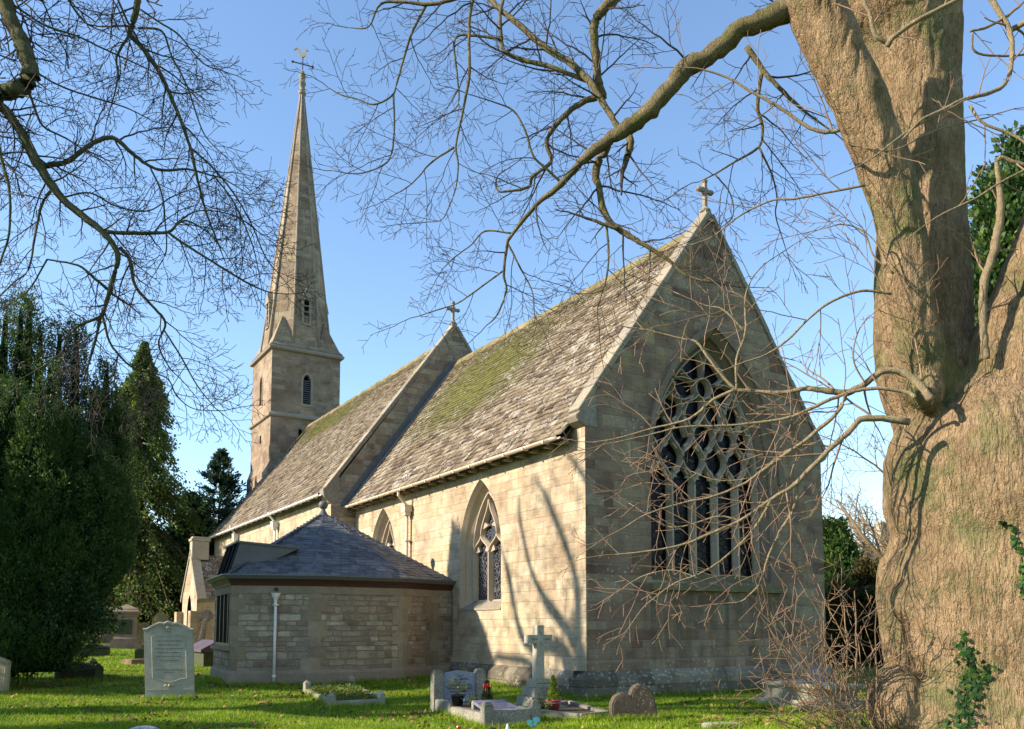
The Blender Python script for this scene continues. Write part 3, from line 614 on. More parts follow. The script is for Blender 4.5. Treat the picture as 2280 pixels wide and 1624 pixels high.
for i in (1, 2, 3, 4):
    mb = MB(); p = np.array(PV[i]); z = .5; k = 0
    da = np.array(PV[i-1])-p; da /= np.linalg.norm(da); db = np.array(PV[i+1])-p; db /= np.linalg.norm(db)
    na = np.array([-da[1], da[0]])*1; na = na if np.dot(na, p-np.array([-3.2, 8.7])) > 0 else -na; nb = np.array([-db[1], db[0]]); nb = nb if np.dot(nb, p-np.array([-3.2, 8.7])) > 0 else -nb
    while z < VE-.21:
        h_ = min(random.choice((.22, .3, .42)), VE-.195-z); la, lb = (.16, .34) if k % 2 else (.32, .18); k += 1
        if i == 1: la = .3
        o = .008; c = p+(na+nb)*o/(1+np.dot(na, nb))
        mb.rings([[(*(p+da*la+na*o), zz), (*c, zz), (*(p+db*lb+nb*o), zz), (*(p+db*lb-nb*.05), zz), (*(p-(na+nb)*.05), zz), (*(p+da*la-na*.05), zz)] for zz in (z, z+h_-.004)], True, random.random()); z += h_
    mb.build('quoins', m_quoin, vest)
mb = MB(); prow(mb, VE, VE+.07, .03, .05); prow(mb, VE+.07, VE+.17, .07, .12); mb.build('fascia', m_wood, vest)
mb = MB(); prow(mb, VE+.17, VE+.25, .17, .24); prow(mb, VE+.25, VE+.28, .27); mb.build('gutter', m_gutter, vest)
# slate roof
AP = np.array([-3.13, 8.75, 4.95]); C0 = AP[:2]
ring = [np.array(p)+(np.array(p)-C0)/np.linalg.norm(np.array(p)-C0)*.14 for p in PB]
ring[5] = np.array([-.02, 6.40]); ring[6] = np.array([-.02, 12.2])
mb = MB(); md = MB()
for i in range(len(ring)):
    a = np.array([*ring[i], VE+.27]); b = np.array([*ring[(i+1) % len(ring)], VE+.27]); ap = AP
    if i == 5: continue
    Ux = b-a; ln = np.linalg.norm(Ux); Ux /= ln; rel = ap-a; fu = rel@Ux; V = rel-Ux*fu; vl = np.linalg.norm(V); V /= vl
    md.add([a-[0, 0, .02], b-[0, 0, .02], ap-[0, 0, .02]], [(0, 1, 2)])
    slates(mb, a, Ux, V, lambda v, fu=fu, vl=vl: fu*v/vl, lambda v, fu=fu, vl=vl, ln=ln: ln+(fu-ln)*v/vl, vl-.12, .155 if i < 5 else .3, .145 if i < 5 else .3, .22, .27, .011, .004)
vr = mb.build('roof', m_vslate, vest, fix=False); md.build('roof_deck', m_iron, vr)
mb = MB()
for i in (1, 2, 3, 4): mb.tube([(*ring[i], VE+.30), AP+[0, 0, .02]], [.009, .009], 6)
mb.lathe(AP-[0, 0, .22], [(.34, -.05), (.26, .05), (.13, .2), (.07, .3), (.06, .38)], 10); mb.build('lead_hips', m_lead, vr)
mb = MB(); mb.lathe(AP+[0, 0, .12], [(.04, 0), (.1, .03), (.14, .1), (.14, .16), (.1, .23), (.02, .26)], 12); mb.build('ball_finial', m_lead, vr, True)
# window bay (tall dark window) and dormer over it
a, b = np.array(PV[0]), np.array(PV[1]); dxy = b-a; e = dxy/np.linalg.norm(dxy); nrm = np.array([e[1], -e[0]]); nrm = nrm if np.dot(nrm, a-C0) > 0 else -nrm
mb = MB(); p, q = a+dxy*.1-nrm*.02, a+dxy*.9-nrm*.02
def vbox(mb, s0, s1, d0, d1, z0, z1):
    P = [a+e*s0+nrm*d0, a+e*s1+nrm*d0, a+e*s1+nrm*d1, a+e*s0+nrm*d1]; mb.rings([[(*w, z0) for w in P], [(*w, z1) for w in P]])
Lb = np.linalg.norm(dxy)
for s0 in (.35, 1.0, 1.65, 2.3): vbox(mb, s0, s0+.07, -.12, .0, 1.1, VE)
vbox(mb, .35, Lb-.35, -.12, 0, 1.1, 1.18); vbox(mb, .35, Lb-.35, -.12, 0, VE-.08, VE)
wv = mb.build('window', m_frame, vest); mb = MB(); vbox(mb, .36, Lb-.36, -.10, -.06, 1.1, VE); mb.build('glass', m_pane, wv)
mb = MB(); vbox(mb, .1, Lb-.02, -.16, .10, 1.0, 1.1); mb.build('sill', m_quoin, wv)
mb = MB()
s0, s1, zt_ = .7, Lb-.3, 3.78; k0 = a+e*s0; k1 = a+e*s1
f0, f1 = k0+nrm*.04, k1+nrm*.04; g0, g1 = k0-nrm*.22, k1-nrm*.22; h0, h1 = k0-nrm*1.75, k1-nrm*1.75; zb = VE+.26
for F_, G_, H_ in ((f0, g0, h0), (f1, g1, h1)): mb.prism([(*F_, zb), (*G_, zt_), (*H_, zt_-.1), (*(F_-nrm*.25), zb)], (*(e*.03), 0))
mb.prism([(*(g0-e*.06+nrm*.1), zt_-.02), (*(g1+e*.08+nrm*.1), zt_-.02), (*(h1+e*.08), zt_-.12), (*(h0-e*.06), zt_-.12)], (0, 0, .05))
dm = mb.build('dormer', m_lead, vest)
mb = MB(); mb.prism([(*(f0+e*.02), zb), (*(f1-e*.0), zb), (*(g1-e*.0), zt_-.02), (*(g0+e*.02), zt_-.02)], (*(-nrm*.04), 0)); mb.build('dormer_window', m_pane, dm)
for s in (0, .33, .66, 1.): mb = MB(); mb.tube([(*(f0+(f1-f0)*s+nrm*.02), zb), (*(g0+(g1-g0)*s+nrm*.02), zt_)], .03, 4); mb.build('glazing_bar', m_frame, dm)
# vestry downpipe on the face V1-V2
pp = ony(617, 1400, 6.15); t1 = np.array(PV[1]); t2 = np.array(PV[2]); pdir = (t2-t1)/np.linalg.norm(t2-t1)
Rr = CAM[:2]; dr = (F2+Rt*(617-1140)/FPX)[:2]; A = np.array([dr, -pdir]).T; sol = np.linalg.solve(A, t1-Rr); pc = t1+pdir*sol[1]; nn = np.array([pdir[1], -pdir[0]]); pc = pc+nn*.09
mb = MB(); mb.tube([(*pc, 2.3), (*pc, .22)], .036, 12)
for z in (2.12, .32): mb.lathe((*pc, z), [(.036, 0), (.052, .01), (.052, .06), (.036, .07)], 10); mb.box((*(pc-nn*.04), z+.03), (.16, .03, .03), math.atan2(pdir[1], pdir[0]))
dp = mb.build('downpipe', m_white, vest, True); mb = MB(); mb.lathe((*pc, 2.18), [(.036, 0), (.045, .1), (.10, .2), (.10, .24), (.125, .245), (.125, .27)], 8, rot=.3); mb.build('hopper', m_white, dp)
mb = MB(); mb.lathe((*(pc-nn*.03), 2.5), [(.02, 0), (.045, .02), (.045, .07), (.02, .09)], 10); mb.build('overflow_pipe', m_black, dp)
mb = MB(); mb.tube([(*(np.array([-.03, 6.40])), 2.6), (-.03, 6.40, .8)], .012, 6); mb.build('lead_cable', m_lead, vest)

# ------------------------------------------------------------------ south porch
PX, PY0, PY1 = -3.5, 24.2, 27.4; PM = (PY0+PY1)/2; gp = float(gz(PX, 26))
por = thing('porch', (PX, PM, gp), 'small gabled south porch with lichened slate roof and stone chimney block', 'porch')
mb = MB(); holed(mb, [(PY0, 0), (PY1, 0), (PY1, 3.0), (PM, 4.95), (PY0, 3.0)], [arch(PM, gp+.02, 2.2, .5, 0, 8)], SX(PX)); mb.quad((PX, PY0, 0), (-NA, PY0, 0), (-NA, PY0, 3.), (PX, PY0, 3.)); mb.quad((PX, PY1, 0), (-NA, PY1, 0), (-NA, PY1, 3.), (PX, PY1, 3.))
mb.box6(PX-.3, PX, PY0-.25, PY0+.3, 0, 2.3); mb.box6(PX-.3, PX, PY1-.3, PY1+.25, 0, 2.3); mb.build('wall', m_nave, por, fix=False)
mb = MB(); mb.box6(PX+.3, PX+.34, PM-.6, PM+.6, gp, 3.1); mb.build('door', m_wood, por)
mb = MB(); ln = math.hypot(PM-PY0+.2, 2.1)
slates(mb, (PX+.2, PY0-.2, 2.8), (1, 0, 0), (0, (PM-PY0+.2)/ln, 2.1/ln), lambda v: 0, lambda v: -NA-PX-.2, ln, .24, .18, .25, .45, .025, .01)
slates(mb, (-NA, PY1+.2, 2.8), (-1, 0, 0), (0, -(PY1-PM+.2)/ln, 2.1/ln), lambda v: 0, lambda v: -NA-PX-.2, ln, .24, .18, .25, .45, .025, .01)
pr_ = mb.build('roof', m_pslate, por, fix=False)
mb = MB()
for sg in (-1, 1): mb.prism([(PX-.05, PM+sg*1.85, 2.75), (PX-.05, PM, 5.0), (PX-.05, PM, 5.18), (PX-.05, PM+sg*1.95, 2.85)], (.4, 0, 0))
mb.build('gable_coping', m_cope, por)
mb = MB(); mb.box((PX+.35, PM-.1, 5.15), (.75, .55, .9)); mb.box((PX+.35, PM-.1, 5.62), (.85, .66, .12)); mb.box((PX+.35, PM-.1, 5.72), (.7, .5, .1)); mb.build('chimney', m_dress, por, bevel=.01)

# ------------------------------------------------------------------ ground
ax = lambda lo, hi, d, far: np.unique(np.concatenate([-np.geomspace(-lo+1, far, 26)[::-1]+1, np.arange(lo, hi, d), np.geomspace(hi, far, 26)]))
xs = ax(-24, 24, .5, 2200); ys = ax(-18, 60, .5, 2200)
XX, YY = np.meshgrid(xs, ys, indexing='ij')
def bumpz(x, y): return (.02*np.sin(x*1.3+y*.7)+.018*np.sin(y*1.9-x*.8+1)+.012*np.sin(x*3.1+2*y))*np.clip((60-np.abs(x)-np.abs(y)*.3)/30, 0, 1)-.02
ZZ = gz(XX, YY)+bumpz(XX, YY); nx_, ny_ = XX.shape
idx = np.arange(nx_*ny_).reshape(nx_, ny_); Fq = np.stack([idx[:-1, :-1], idx[1:, :-1], idx[1:, 1:], idx[:-1, 1:]], -1).reshape(-1, 4)
M = NT('lawn'); P = M.pos(); n = M.noise(P, 1.2, 5, .6); nf = M.noise(M.scale(P, (1, 1, .2)), 30, 5, .7)
c = M.mix(M.ramp(n, [(.35, 0.), (.65, 1.)]), (.06, .13, .008), (.10, .18, .012)); c = M.mix(1., c, M.ramp(nf, [(.3, .45), (.6, 1.1), (.75, 1.5)]), 'MULTIPLY')
c = M.mix(M.ramp(M.noise(P, 3.1, 5, .75), [(.60, 0.), (.74, .7)]), c, (.09, .06, .02))
m_lawn = M.fin(c, .9, nf, .05, .1)
link('ground', np_mesh('ground', np.stack([XX, YY, ZZ], -1).reshape(-1, 3), Fq), m_lawn, None, True)['kind'] = 'structure'
def frustum_pts(n, d0, d1, rngs, ulo=-60, uhi=2340):
    D = d0+(d1-d0)*rngs.random(n)**1.6; u = rngs.uniform(ulo, uhi, n)
    x = CAM[0]+(Fh[0]+Rt[0]*(u-1140)/FPX)*D; y = CAM[1]+(Fh[1]+Rt[1]*(u-1140)/FPX)*D; return x, y, D
def church_mask(x, y): return ((x > -.1) & (y > -.1) & (x < 9)) | ((x > -6) & (x < 0) & (y > 6.6) & (y < 12)) | ((x > -1.3) & (y > 12))
MG = NT('grass_blade'); t = MG.tint(); c = MG.ramp(t, [(0., (.10, .17, .006)), (.4, (.20, .31, .01)), (.8, (.31, .43, .018)), (.93, (.42, .48, .05)), (1., (.48, .40, .15))])
c = MG.mix(1., c, MG.ramp(MG.noise(MG.pos(), .8, 4, .6), [(.3, (.75, .8, .8)), (.6, (1.15, 1.1, 1.)), (.75, (1.45, 1.25, 1.1))]), 'MULTIPLY')
MG.b.inputs['Subsurface Weight'].default_value = 0; m_blade = MG.fin(c, .55, None, 0, .3); tl = MG.new('BsdfTranslucent'); MG.put(tl.inputs[0], c); mx = MG.new('MixShader'); mx.inputs[0].default_value = .35; MG.t.links.new(MG.b.outputs[0], mx.inputs[1]); MG.t.links.new(tl.outputs[0], mx.inputs[2]); MG.t.links.new(mx.outputs[0], MG.n['Material Output'].inputs[0])
def blades(x, y, D, hmin, hmax, wid, rg, tint=None):
    n = len(x); z = gz(x, y)+bumpz(x, y)-.01; h = rg.uniform(hmin, hmax, n); a = rg.uniform(0, 2*math.pi, n); w = wid*(.7+.6*rg.random(n))
    ln = rg.normal(0, .45, (n, 2)); b = np.stack([x, y, z], 1); s = np.stack([np.cos(a), np.sin(a), 0*a], 1)*w[:, None]
    tip = b+np.stack([ln[:, 0]*h, ln[:, 1]*h, h], 1); V = np.stack([b-s, b+s, tip], 1).reshape(-1, 3)
    return V, np.arange(3*n).reshape(-1, 3), (np.clip(rg.normal(.5, .25, n), 0, 1) if tint is None else tint)
rg = np.random.default_rng(3)
x, y, D = frustum_pts(330000, 11.5, 27, rg); clump = (np.sin(x*2.3+y*1.1)+np.sin(y*3.1-x*1.7)+np.sin(x*7+y*5)*.7); k = (~church_mask(x, y)); x, y, D, clump = x[k], y[k], D[k], clump[k]
V, F, T = blades(x, y, D, .03, .075, .006, rg); V.reshape(-1, 3, 3)[:, 2, 2] += (clump*.008); T = np.clip(T+clump*.05, 0, 1)
x2, y2, D2 = frustum_pts(90000, 26, 55, rg, -60, 900); k = ~church_mask(x2, y2); V2, F_2, T2 = blades(x2[k], y2[k], D2[k], .05, .09, .014, rg)
tag(link('grass', np_mesh('grass', np.concatenate([V, V2]), np.concatenate([F, F_2+len(V)]), np.concatenate([T, T2])), m_blade), 'short bright green churchyard grass', 'grass', None, 'stuff')
# fallen leaves
def leafmesh(cx, cy, s, rg, lift=.03):
    n = len(cx); cz = gz(cx, cy)+bumpz(cx, cy)+lift; a = rg.uniform(0, 6.28, n); tl = rg.normal(0, .5, (n, 2)); w = s*rg.uniform(.6, 1.2, n)
    u = np.stack([np.cos(a), np.sin(a), tl[:, 0]], 1)*w[:, None]; v = np.stack([-np.sin(a), np.cos(a), tl[:, 1]], 1)*w[:, None]*.7; c = np.stack([cx, cy, cz], 1)
    V = np.stack([c-u, c-v*.9+u*.1, c+u, c+v+u*.1], 1).reshape(-1, 3); return V, np.arange(4*n).reshape(-1, 4), rg.random(n)
x, y, D = frustum_pts(8500, 11.5, 28, rg); dn = np.sin(x*1.9+y*.7)+np.sin(y*2.3-x*.6)+rg.normal(0, .8, len(x)); k = (~church_mask(x, y)) & (dn > .1); x, y = x[k], y[k]
ex = []
for (u, v, s, n) in ((655, 1550, .5, 90), (960, 1590, .5, 90), (1200, 1590, .7, 90), (340, 1568, .3, 40), (420, 1500, .8, 40), (500, 1525, .6, 40), (60, 1530, .9, 120), (1700, 1600, .6, 60), (1640, 1575, .5, 40), (1900, 1610, 1., 200)):
    p = ong(u, v); ex.append(np.stack([p[0]+rg.normal(0, s, n), p[1]+rg.normal(0, s*.6, n)], 1))
ex = np.concatenate(ex); x = np.concatenate([x, ex[:, 0]]); y = np.concatenate([y, ex[:, 1]]); V, F, T = leafmesh(x, y, .042, rg)
ML = NT('dead_leaf'); m_leaf = ML.fin(ML.ramp(ML.tint(), [(0., (.07, .03, .015)), (.4, (.17, .075, .03)), (.75, (.28, .13, .05)), (1., (.38, .22, .1))]), .7)
tag(link('fallen_leaves', np_mesh('fallen_leaves', V, F, T), m_leaf), 'brown fallen leaves scattered over the grass', 'leaves', None, 'stuff')
# --- PART2 ---
# ------------------------------------------------------------------ graves and small things
class Fr:                                     # local frame standing on the ground
    def __init__(s, p, rz=0., lean=(0, 0)): s.p = np.array(p, float); s.rz = rz; s.l = lean
    def __call__(s, q):
        x, y, z = q; x += s.l[0]*z; y += s.l[1]*z; c, d = math.cos(s.rz), math.sin(s.rz); return (s.p[0]+x*c-y*d, s.p[1]+x*d+y*c, s.p[2]+z)
def put(mb, fr): mb.v = [fr(p) for p in mb.v]; return mb
def part(mb, fr, name, mat, par, **k): return put(mb, fr).build(name, mat, par, **k)
def inscribe(lines, fr, parent, mat, size, y=-.002, x=0, z=0, gap=1.35, tilt=None, name='inscription'):
    vs, fs = [], []
    for i, ln in enumerate(lines):
        sc = 1.
        if isinstance(ln, tuple): ln, sc = ln
        if not ln: continue
        cu = bpy.data.curves.new('t', 'FONT'); cu.body = ln; cu.align_x = 'CENTER'; cu.size = size*sc; cu.extrude = .0; cu.offset = size*.012; cu.resolution_u = 2
        o = bpy.data.objects.new('t', cu); me = bpy.data.meshes.new_from_object(o); b = len(vs)
        for v in me.vertices:
            a, h = x+v.co.x, z-i*size*gap+v.co.y
            vs.append(fr((a, y, h)) if tilt is None else fr(tilt(a, h)))
        fs += [tuple(b+k for k in p.vertices) for p in me.polygons]; bpy.data.objects.remove(o); bpy.data.curves.remove(cu); bpy.data.meshes.remove(me)
    me = bpy.data.meshes.new(name); me.from_pydata(vs, [], fs); return link(name, me, mat, parent)
m_hs = mat_stone('grey_headstone', (.31, .28, .21), (.43, .40, .31), (.26, .24, .16), 6, .5, .006, .9, .1)
m_hs2 = mat_stone('ochre_headstone', (.30, .24, .13), (.40, .33, .2), (.2, .16, .09), 6, .4, .006, .9, .6)
m_tomb = mat_stone('tomb_sandstone', (.22, .16, .11), (.30, .225, .16), (.13, .10, .07), 5, .4, .006, .9, .2)
m_pale = mat_stone('pale_grave_stone', (.27, .255, .19), (.36, .34, .25), (.17, .17, .11), 6, .2, .005, .9, .15)
m_moss = mat_stone('mossy_dark_stone', (.06, .065, .03), (.10, .095, .06), (.04, .06, .015), 8, .2, .02, .95, .1)
m_heart = mat_stone('brown_weathered_stone', (.095, .07, .05), (.155, .115, .08), (.075, .06, .04), 9, .6, .02, .95, .2)
def mat_granite(name, a, b):
    M = NT(name); P = M.obj(); f = M.vor(P, 120., 'F1', 'Color'); g = M.sep(f)[0]; c = M.mix(M.ramp(g, [(.2, 0.), (.8, 1.)]), a, b); c = M.mix(M.ramp(M.noise(P, 3, 4), [(.45, 0.), (.65, .45)]), c, tuple(x*.75 for x in a)); return M.fin(c, .8, M.noise(P, 90, 3), .006, .3)
m_gran = mat_granite('silver_granite', (.12, .11, .09), (.42, .38, .28)); m_gran2 = mat_granite('blue_grey_granite', (.13, .14, .17), (.38, .40, .44)); m_tab = mat_granite('polished_grey_granite', (.14, .135, .17), (.24, .235, .29))
m_ink = mat_flat('dark_lead_lettering', (.02, .02, .02), .7); m_carve = mat_flat('carved_lettering_shadow', (.15, .145, .11), .95, .05)
m_soil = mat_stone('soil_and_gravel', (.06, .04, .03), (.20, .14, .11), (.05, .05, .02), 40, 0, .02, .95, 0)

# leaning scroll-top headstone
p = (ong(330, 1556)+ong(428, 1555))/2; fr = Fr(p, R_(-19), (-.06, .03))
hs = thing('headstone', p, 'tall grey leaning headstone with a scrolled top and carved panel, in front on the grass', 'headstone')
def outl(w, h): return [(-w, -.1), (w, -.1), (w, h-.12), (w*.86, h-.12), (w*.62, h-.05), (w*.36, h+.01), (w*.14, h+.0), (w*.1, h+.02), (0, h+.035), (-w*.1, h+.02), (-w*.14, h), (-w*.36, h+.01), (-w*.62, h-.05), (-w*.86, h-.12), (-w, h-.12)]
w_, h_ = .485, 1.58
mb = MB(); mb.prism([(a, -.055, b) for a, b in outl(w_, h_-.04)], (0, .11, 0)); part(mb, fr, 'slab', m_hs, hs, bevel=.008)
mb = MB(); o1 = outl(w_+.012, h_)[2:]; top = [(a, b) for a, b in o1]
for i in range(len(top)-1):
    (a0, b0), (a1, b1) = top[i], top[i+1]; mb.rings([[(a, -.085, b-.045), (a, -.09, b-.01), (a, -.06, b+.012), (a, .06, b+.012), (a, .07, b-.045)] for a, b in ((a0, b0), (a1, b1))])
part(mb, fr, 'moulded_cap', m_hs, hs)
mb = MB(); mb.v = []
for sg in (-1, 1): mb.tube([(sg*(.06+.045*math.cos(t))*1., -.07, 1.50+.035*math.sin(t)) for t in np.linspace(0, 5.5, 12)], np.linspace(.014, .008, 12), 6)
mb.lathe((0, -.06, 1.43), [(.005, 0), (.045, .03), (.05, .06), (.005, .1)], 8)
for k in range(5): a = R_(-60+30*k); mb.tube([(0, -.06, 1.44), (.07*math.sin(a), -.075, 1.44-.06*math.cos(a))], [.014, .006], 5)
part(mb, fr, 'scroll_carving', m_hs, hs, smooth=True)
mb = MB(); pn = [(-.33, 1.30), (.34, 1.30), (.34, .42), (.2, .40), (.1, .36), (0, .34), (-.1, .36), (-.2, .40), (-.33, .42)]
for i in range(len(pn)): (a0, b0), (a1, b1) = pn[i], pn[(i+1) % len(pn)]; mb.tube([(a0, -.056, b0), (a1, -.056, b1)], .007, 4)
mb.box((0, -.058, .185), (.97, .014, .02)); part(mb, fr, 'panel_moulding', m_hs, hs)
mb = MB()
for k in range(7): a = R_(-80+27*k); mb.tube([(0, -.058, .27), (.13*math.sin(a), -.062, .27+.04*math.cos(a)*(1 if k % 2 else -1))], [.012, .007], 5)
mb.lathe((0, -.056, .24), [(.01, 0), (.03, .02), (.03, .045), (.01, .065)], 7); part(mb, fr, 'flower_carving', m_hs, hs, smooth=True)
mb = MB(); rr = random.Random(4)
for zz, wd in ((1.2, .26), (1.12, .2), (1.04, .27), (.96, .22), (.88, .26), (.8, .18), (.6, .27), (.545, .1)):
    a = -wd
    while a < wd: l = rr.uniform(.012, .03); mb.box((a+l/2, -.056, zz), (l, .004, rr.uniform(.016, .028))); a += l+rr.uniform(.008, .02)
part(mb, fr, 'worn_inscription', m_carve, hs)

def roundtop(p, w, h, th, lab, mat, rz=0., style='round', lean=(0, 0), cat='headstone', grp=None):
    fr = Fr(p, rz, lean); hs = thing('headstone', p, lab, cat, grp); n = 12
    if style == 'round': o = [(-w/2, -.1), (w/2, -.1)]+[(w/2*math.cos(t), h-w*.22+w*.22*math.sin(t)) for t in np.linspace(0, math.pi, n)]
    elif style == 'gothic': o = [(a, b-.0) for a, b in arch(0, -.1, h-w*.62, w/2, 0, 8)]
    else: o = [(-w/2, -.1), (w/2, -.1), (w/2, h*.82), (0, h), (-w/2, h*.82)]
    mb = MB(); mb.prism([(a, -th/2, b) for a, b in o], (0, th, 0)); part(mb, fr, 'slab', mat, hs, bevel=.012)
    mb = MB(); q = [(a*.82, h*.45+(b-h*.45)*.84) for a, b in o[1:]]
    for i in range(len(q)-1): (a0, b0), (a1, b1) = q[i], q[i+1]; mb.tube([(a0, -th/2-.002, b0), (a1, -th/2-.002, b1)], .01, 4)
    part(mb, fr, 'edge_moulding', mat, hs); return hs
P_ = ong(-22, 1545); roundtop(P_, .72, .85, .12, 'ochre headstone with a sloping shoulder cut off at the left edge of the photo', m_hs2, R_(-25), 'gable', (.03, 0))
def behind(u, v, D): p = at(u, v, D); p[2] = gz(p[0], p[1]); return p
def topstone(u, v, D, w, lab, mat, style, rz=-.3, lean=(0, 0)):
    p = behind(u, v, D); h = at(u, v, D)[2]-p[2]; return roundtop(p, w, h, .14, lab, mat, rz, style, lean)
topstone(358, 1369, 43, .85, 'pointed arch headstone rising behind the big leaning headstone', m_hs2, 'gothic')
topstone(321, 1386, 44, .55, 'pale round topped headstone just right of the pedestal tomb', m_hs2, 'round')
topstone(402, 1385, 45, .62, 'low ochre headstone between the pointed headstone and the porch', m_hs2, 'round')
topstone(312, 1444, 31, .34, 'small dark headstone beside the tree stump', m_moss, 'round')
topstone(1823, 1482, 21.5, .55, 'slate grey headstone with a shallow peak behind the stone chest tomb', m_gran2, 'gable', -.05)
topstone(1783, 1504, 20.6, .32, 'small cream block headstone behind the chest tomb', m_pale, 'flat2', -.05)
topstone(318, 1617, 9.2, .40, 'rounded grey stone top poking up at the bottom edge of the photo', m_gran2, 'round', -.5)
# pedestal tombs
def pedestal(p, s, lab, rz=0.):
    fr = Fr(p, rz); t = thing('pedestal_tomb', p, lab, 'tomb', 'pedestal tombs'); mb = MB()
    for z0, z1, a in ((-.1, .16, .86), (.16, .32, .72), (.32, .42, .6)): mb.box((0, 0, (z0+z1)/2*s), (2*a*s*.92, 2*a*s*.8, (z1-z0)*s))
    part(mb, fr, 'steps', m_tomb, t, bevel=.015); mb = MB()
    mb.rings([[(x*k*s, y*k*.85*s, z*s) for x, y in ((-1, -1), (1, -1), (1, 1), (-1, 1))] for k, z in ((.56, .42), (.5, .50), (.48, .52), (.45, 1.48), (.50, 1.52), (.48, 1.56), (.60, 1.70), (.62, 1.76))]); part(mb, fr, 'shaft', m_tomb, t)
    mb = MB(); mb.rings([[(x*k*s, y*k*.85*s, z*s) for x, y in ((-1, -1), (1, -1), (1, 1), (-1, 1))] for k, z in ((.62, 1.762), (.52, 1.84), (.5, 1.90), (.08, 2.10))]); part(mb, fr, 'pyramid_cap', m_tomb, t)
    mb = MB(); mb.box((0, -.415*s, 1.0*s), (.62*s, .02, .72*s)); part(mb, fr, 'panel', m_moss, t)
p = behind(280, 1440, 39); pedestal(p, .93, 'brown pedestal tomb with moulded cornice and pyramid cap behind the leaning headstone', -.25)
p = behind(232, 1440, 44); pedestal(p, .93, 'pedestal tomb partly hidden behind the yew branches', -.2)
# celtic cross
p = behind(438, 1445, 34.5); fr = Fr(p, -.35, (.20, .0)); t = thing('celtic_cross', p, 'tall leaning celtic cross with knotwork shaft in front of the porch', 'cross')
mb = MB(); mb.rings([[(x*k, y*k*.7, z) for x, y in ((-1, -1), (1, -1), (1, 1), (-1, 1))] for k, z in ((.30, -.05), (.30, .08), (.25, .10), (.19, .42))]); part(mb, fr, 'base', m_dress, t)
mb = MB(); mb.rings([[(x*k, y*.085, z) for x, y in ((-1, -1), (1, -1), (1, 1), (-1, 1))] for k, z in ((.19, .42), (.12, 1.40), (.11, 1.84))]); mb.box((0, 0, 1.56), (.62, .15, .2)); part(mb, fr, 'shaft', m_tomb, t)
mb = MB(); n = 24
for r0, r1 in ((.19, .26),): mb.rings([[(r0*math.cos(a), -.05, 1.56+r0*math.sin(a)), (r1*math.cos(a), -.05, 1.56+r1*math.sin(a)), (r1*math.cos(a), .05, 1.56+r1*math.sin(a)), (r0*math.cos(a), .05, 1.56+r0*math.sin(a))] for a in np.linspace(0, 2*math.pi, n)], False)
part(mb, fr, 'ring', m_tomb, t); mb = MB()
for k in range(6):
    for sg in (-1, 1): mb.tube([(sg*.07*math.cos(s), -.087, .62+k*.14+.07*s/math.pi*1.0) for s in np.linspace(0, 2*math.pi, 7)], .008, 4)
part(mb, fr, 'knotwork', m_dress, t)
# long grave with coped purple slab
p = behind(480, 1460, 28.5); fr = Fr(p, .0); t = thing('coped_tomb', p, 'low coped tomb with dark purple slab beside the vestry window', 'tomb')
mb = MB(); mb.box((0, .9, .22), (.9, 2.4, .5)); part(mb, fr, 'base', m_moss, t, bevel=.01)
mb = MB(); mb.prism([(-.55, -.35, .47), (.55, -.35, .47), (.55, -.35, .56), (0, -.35, .86), (-.55, -.35, .56)], (0, 2.5, 0)); part(mb, fr, 'slab', mat_stone('purple_slab', (.07, .06, .08), (.11, .09, .11), (.09, .05, .05), 3, .1, .004, .6, 0), t)
def kerb(pts, lab, mat, posts=True, h=.14, w=.12, ph=.3, cap='pyramid', fill=None, cat='grave', name='kerbed_grave', grp=None, skip=()):
    P = [np.array(q, float) for q in pts]; c = sum(P)/len(P); t = thing(name, c, lab, cat, grp)
    for i in range(len(P)):
        if i in skip: continue
        a, b = P[i], P[(i+1) % len(P)]; d = b-a; l = np.linalg.norm(d[:2]); an = math.atan2(d[1], d[0]); mb = MB(); m = (a+b)/2; mb.box((m[0], m[1], m[2]+h/2-.04), (l, w, h+.08), an); mb.build('kerb', mat, t, bevel=.01)
    if posts:
        for a in P: mb = MB(); mb.box((*a[:2], a[2]+ph/2-.03), (w*1.3, w*1.3, ph+.06), .1); mb.rings([[(a[0]+x*k, a[1]+y*k, a[2]+z) for x, y in ((-1, -1), (1, -1), (1, 1), (-1, 1))] for k, z in ((w*.72, ph), (w*.02, ph+w*.75))]); mb.build('post', mat, t)
    if fill: mb = MB(); mb.add([(q[0], q[1], q[2]+h*.55) for q in P], [tuple(range(len(P)))]); mb.build('infill', fill, t)
    return t
kg = kerb([ong(683, 1541), ong(737, 1573), ong(848, 1567), ong(782, 1529)], 'ivy filled kerb grave with pyramid topped corner posts in front of the vestry', m_pale, True, .10, .10, .20, fill=m_moss)
q = [ong(132, 1514), ong(218, 1516), ong(206, 1500), ong(132, 1498)]
kerb(q, 'dark mossy kerb grave with one pointed post under the yew', m_moss, True, .3, .16, .34, fill=m_moss)
kerb([ong(443, 1473), ong(480, 1478), ong(487, 1466), ong(447, 1461)], 'mossy low kerb grave between the leaning headstone and the vestry', m_moss, True, .22, .14, .3, fill=m_soil)
p = ong(203, 1458); t = thing('ledger_tomb', p, 'low dark ledger tomb on the far grass beside the yew', 'tomb'); fr = Fr(p, -.25)
mb = MB(); mb.box((0, 0, .12), (1.25, .9, .3)); part(mb, fr, 'base', m_moss, t, bevel=.02); mb = MB(); mb.prism([(-.7, -.5, .28), (.7, -.5, .28), (.7, -.5, .33), (0, -.5, .42), (-.7, -.5, .33)], (0, 1., 0)); part(mb, fr, 'slab', mat_stone('dark_slab', (.05, .045, .055), (.12, .11, .125), (.07, .06, .05), 3, .2, .004, .6, 0), t)
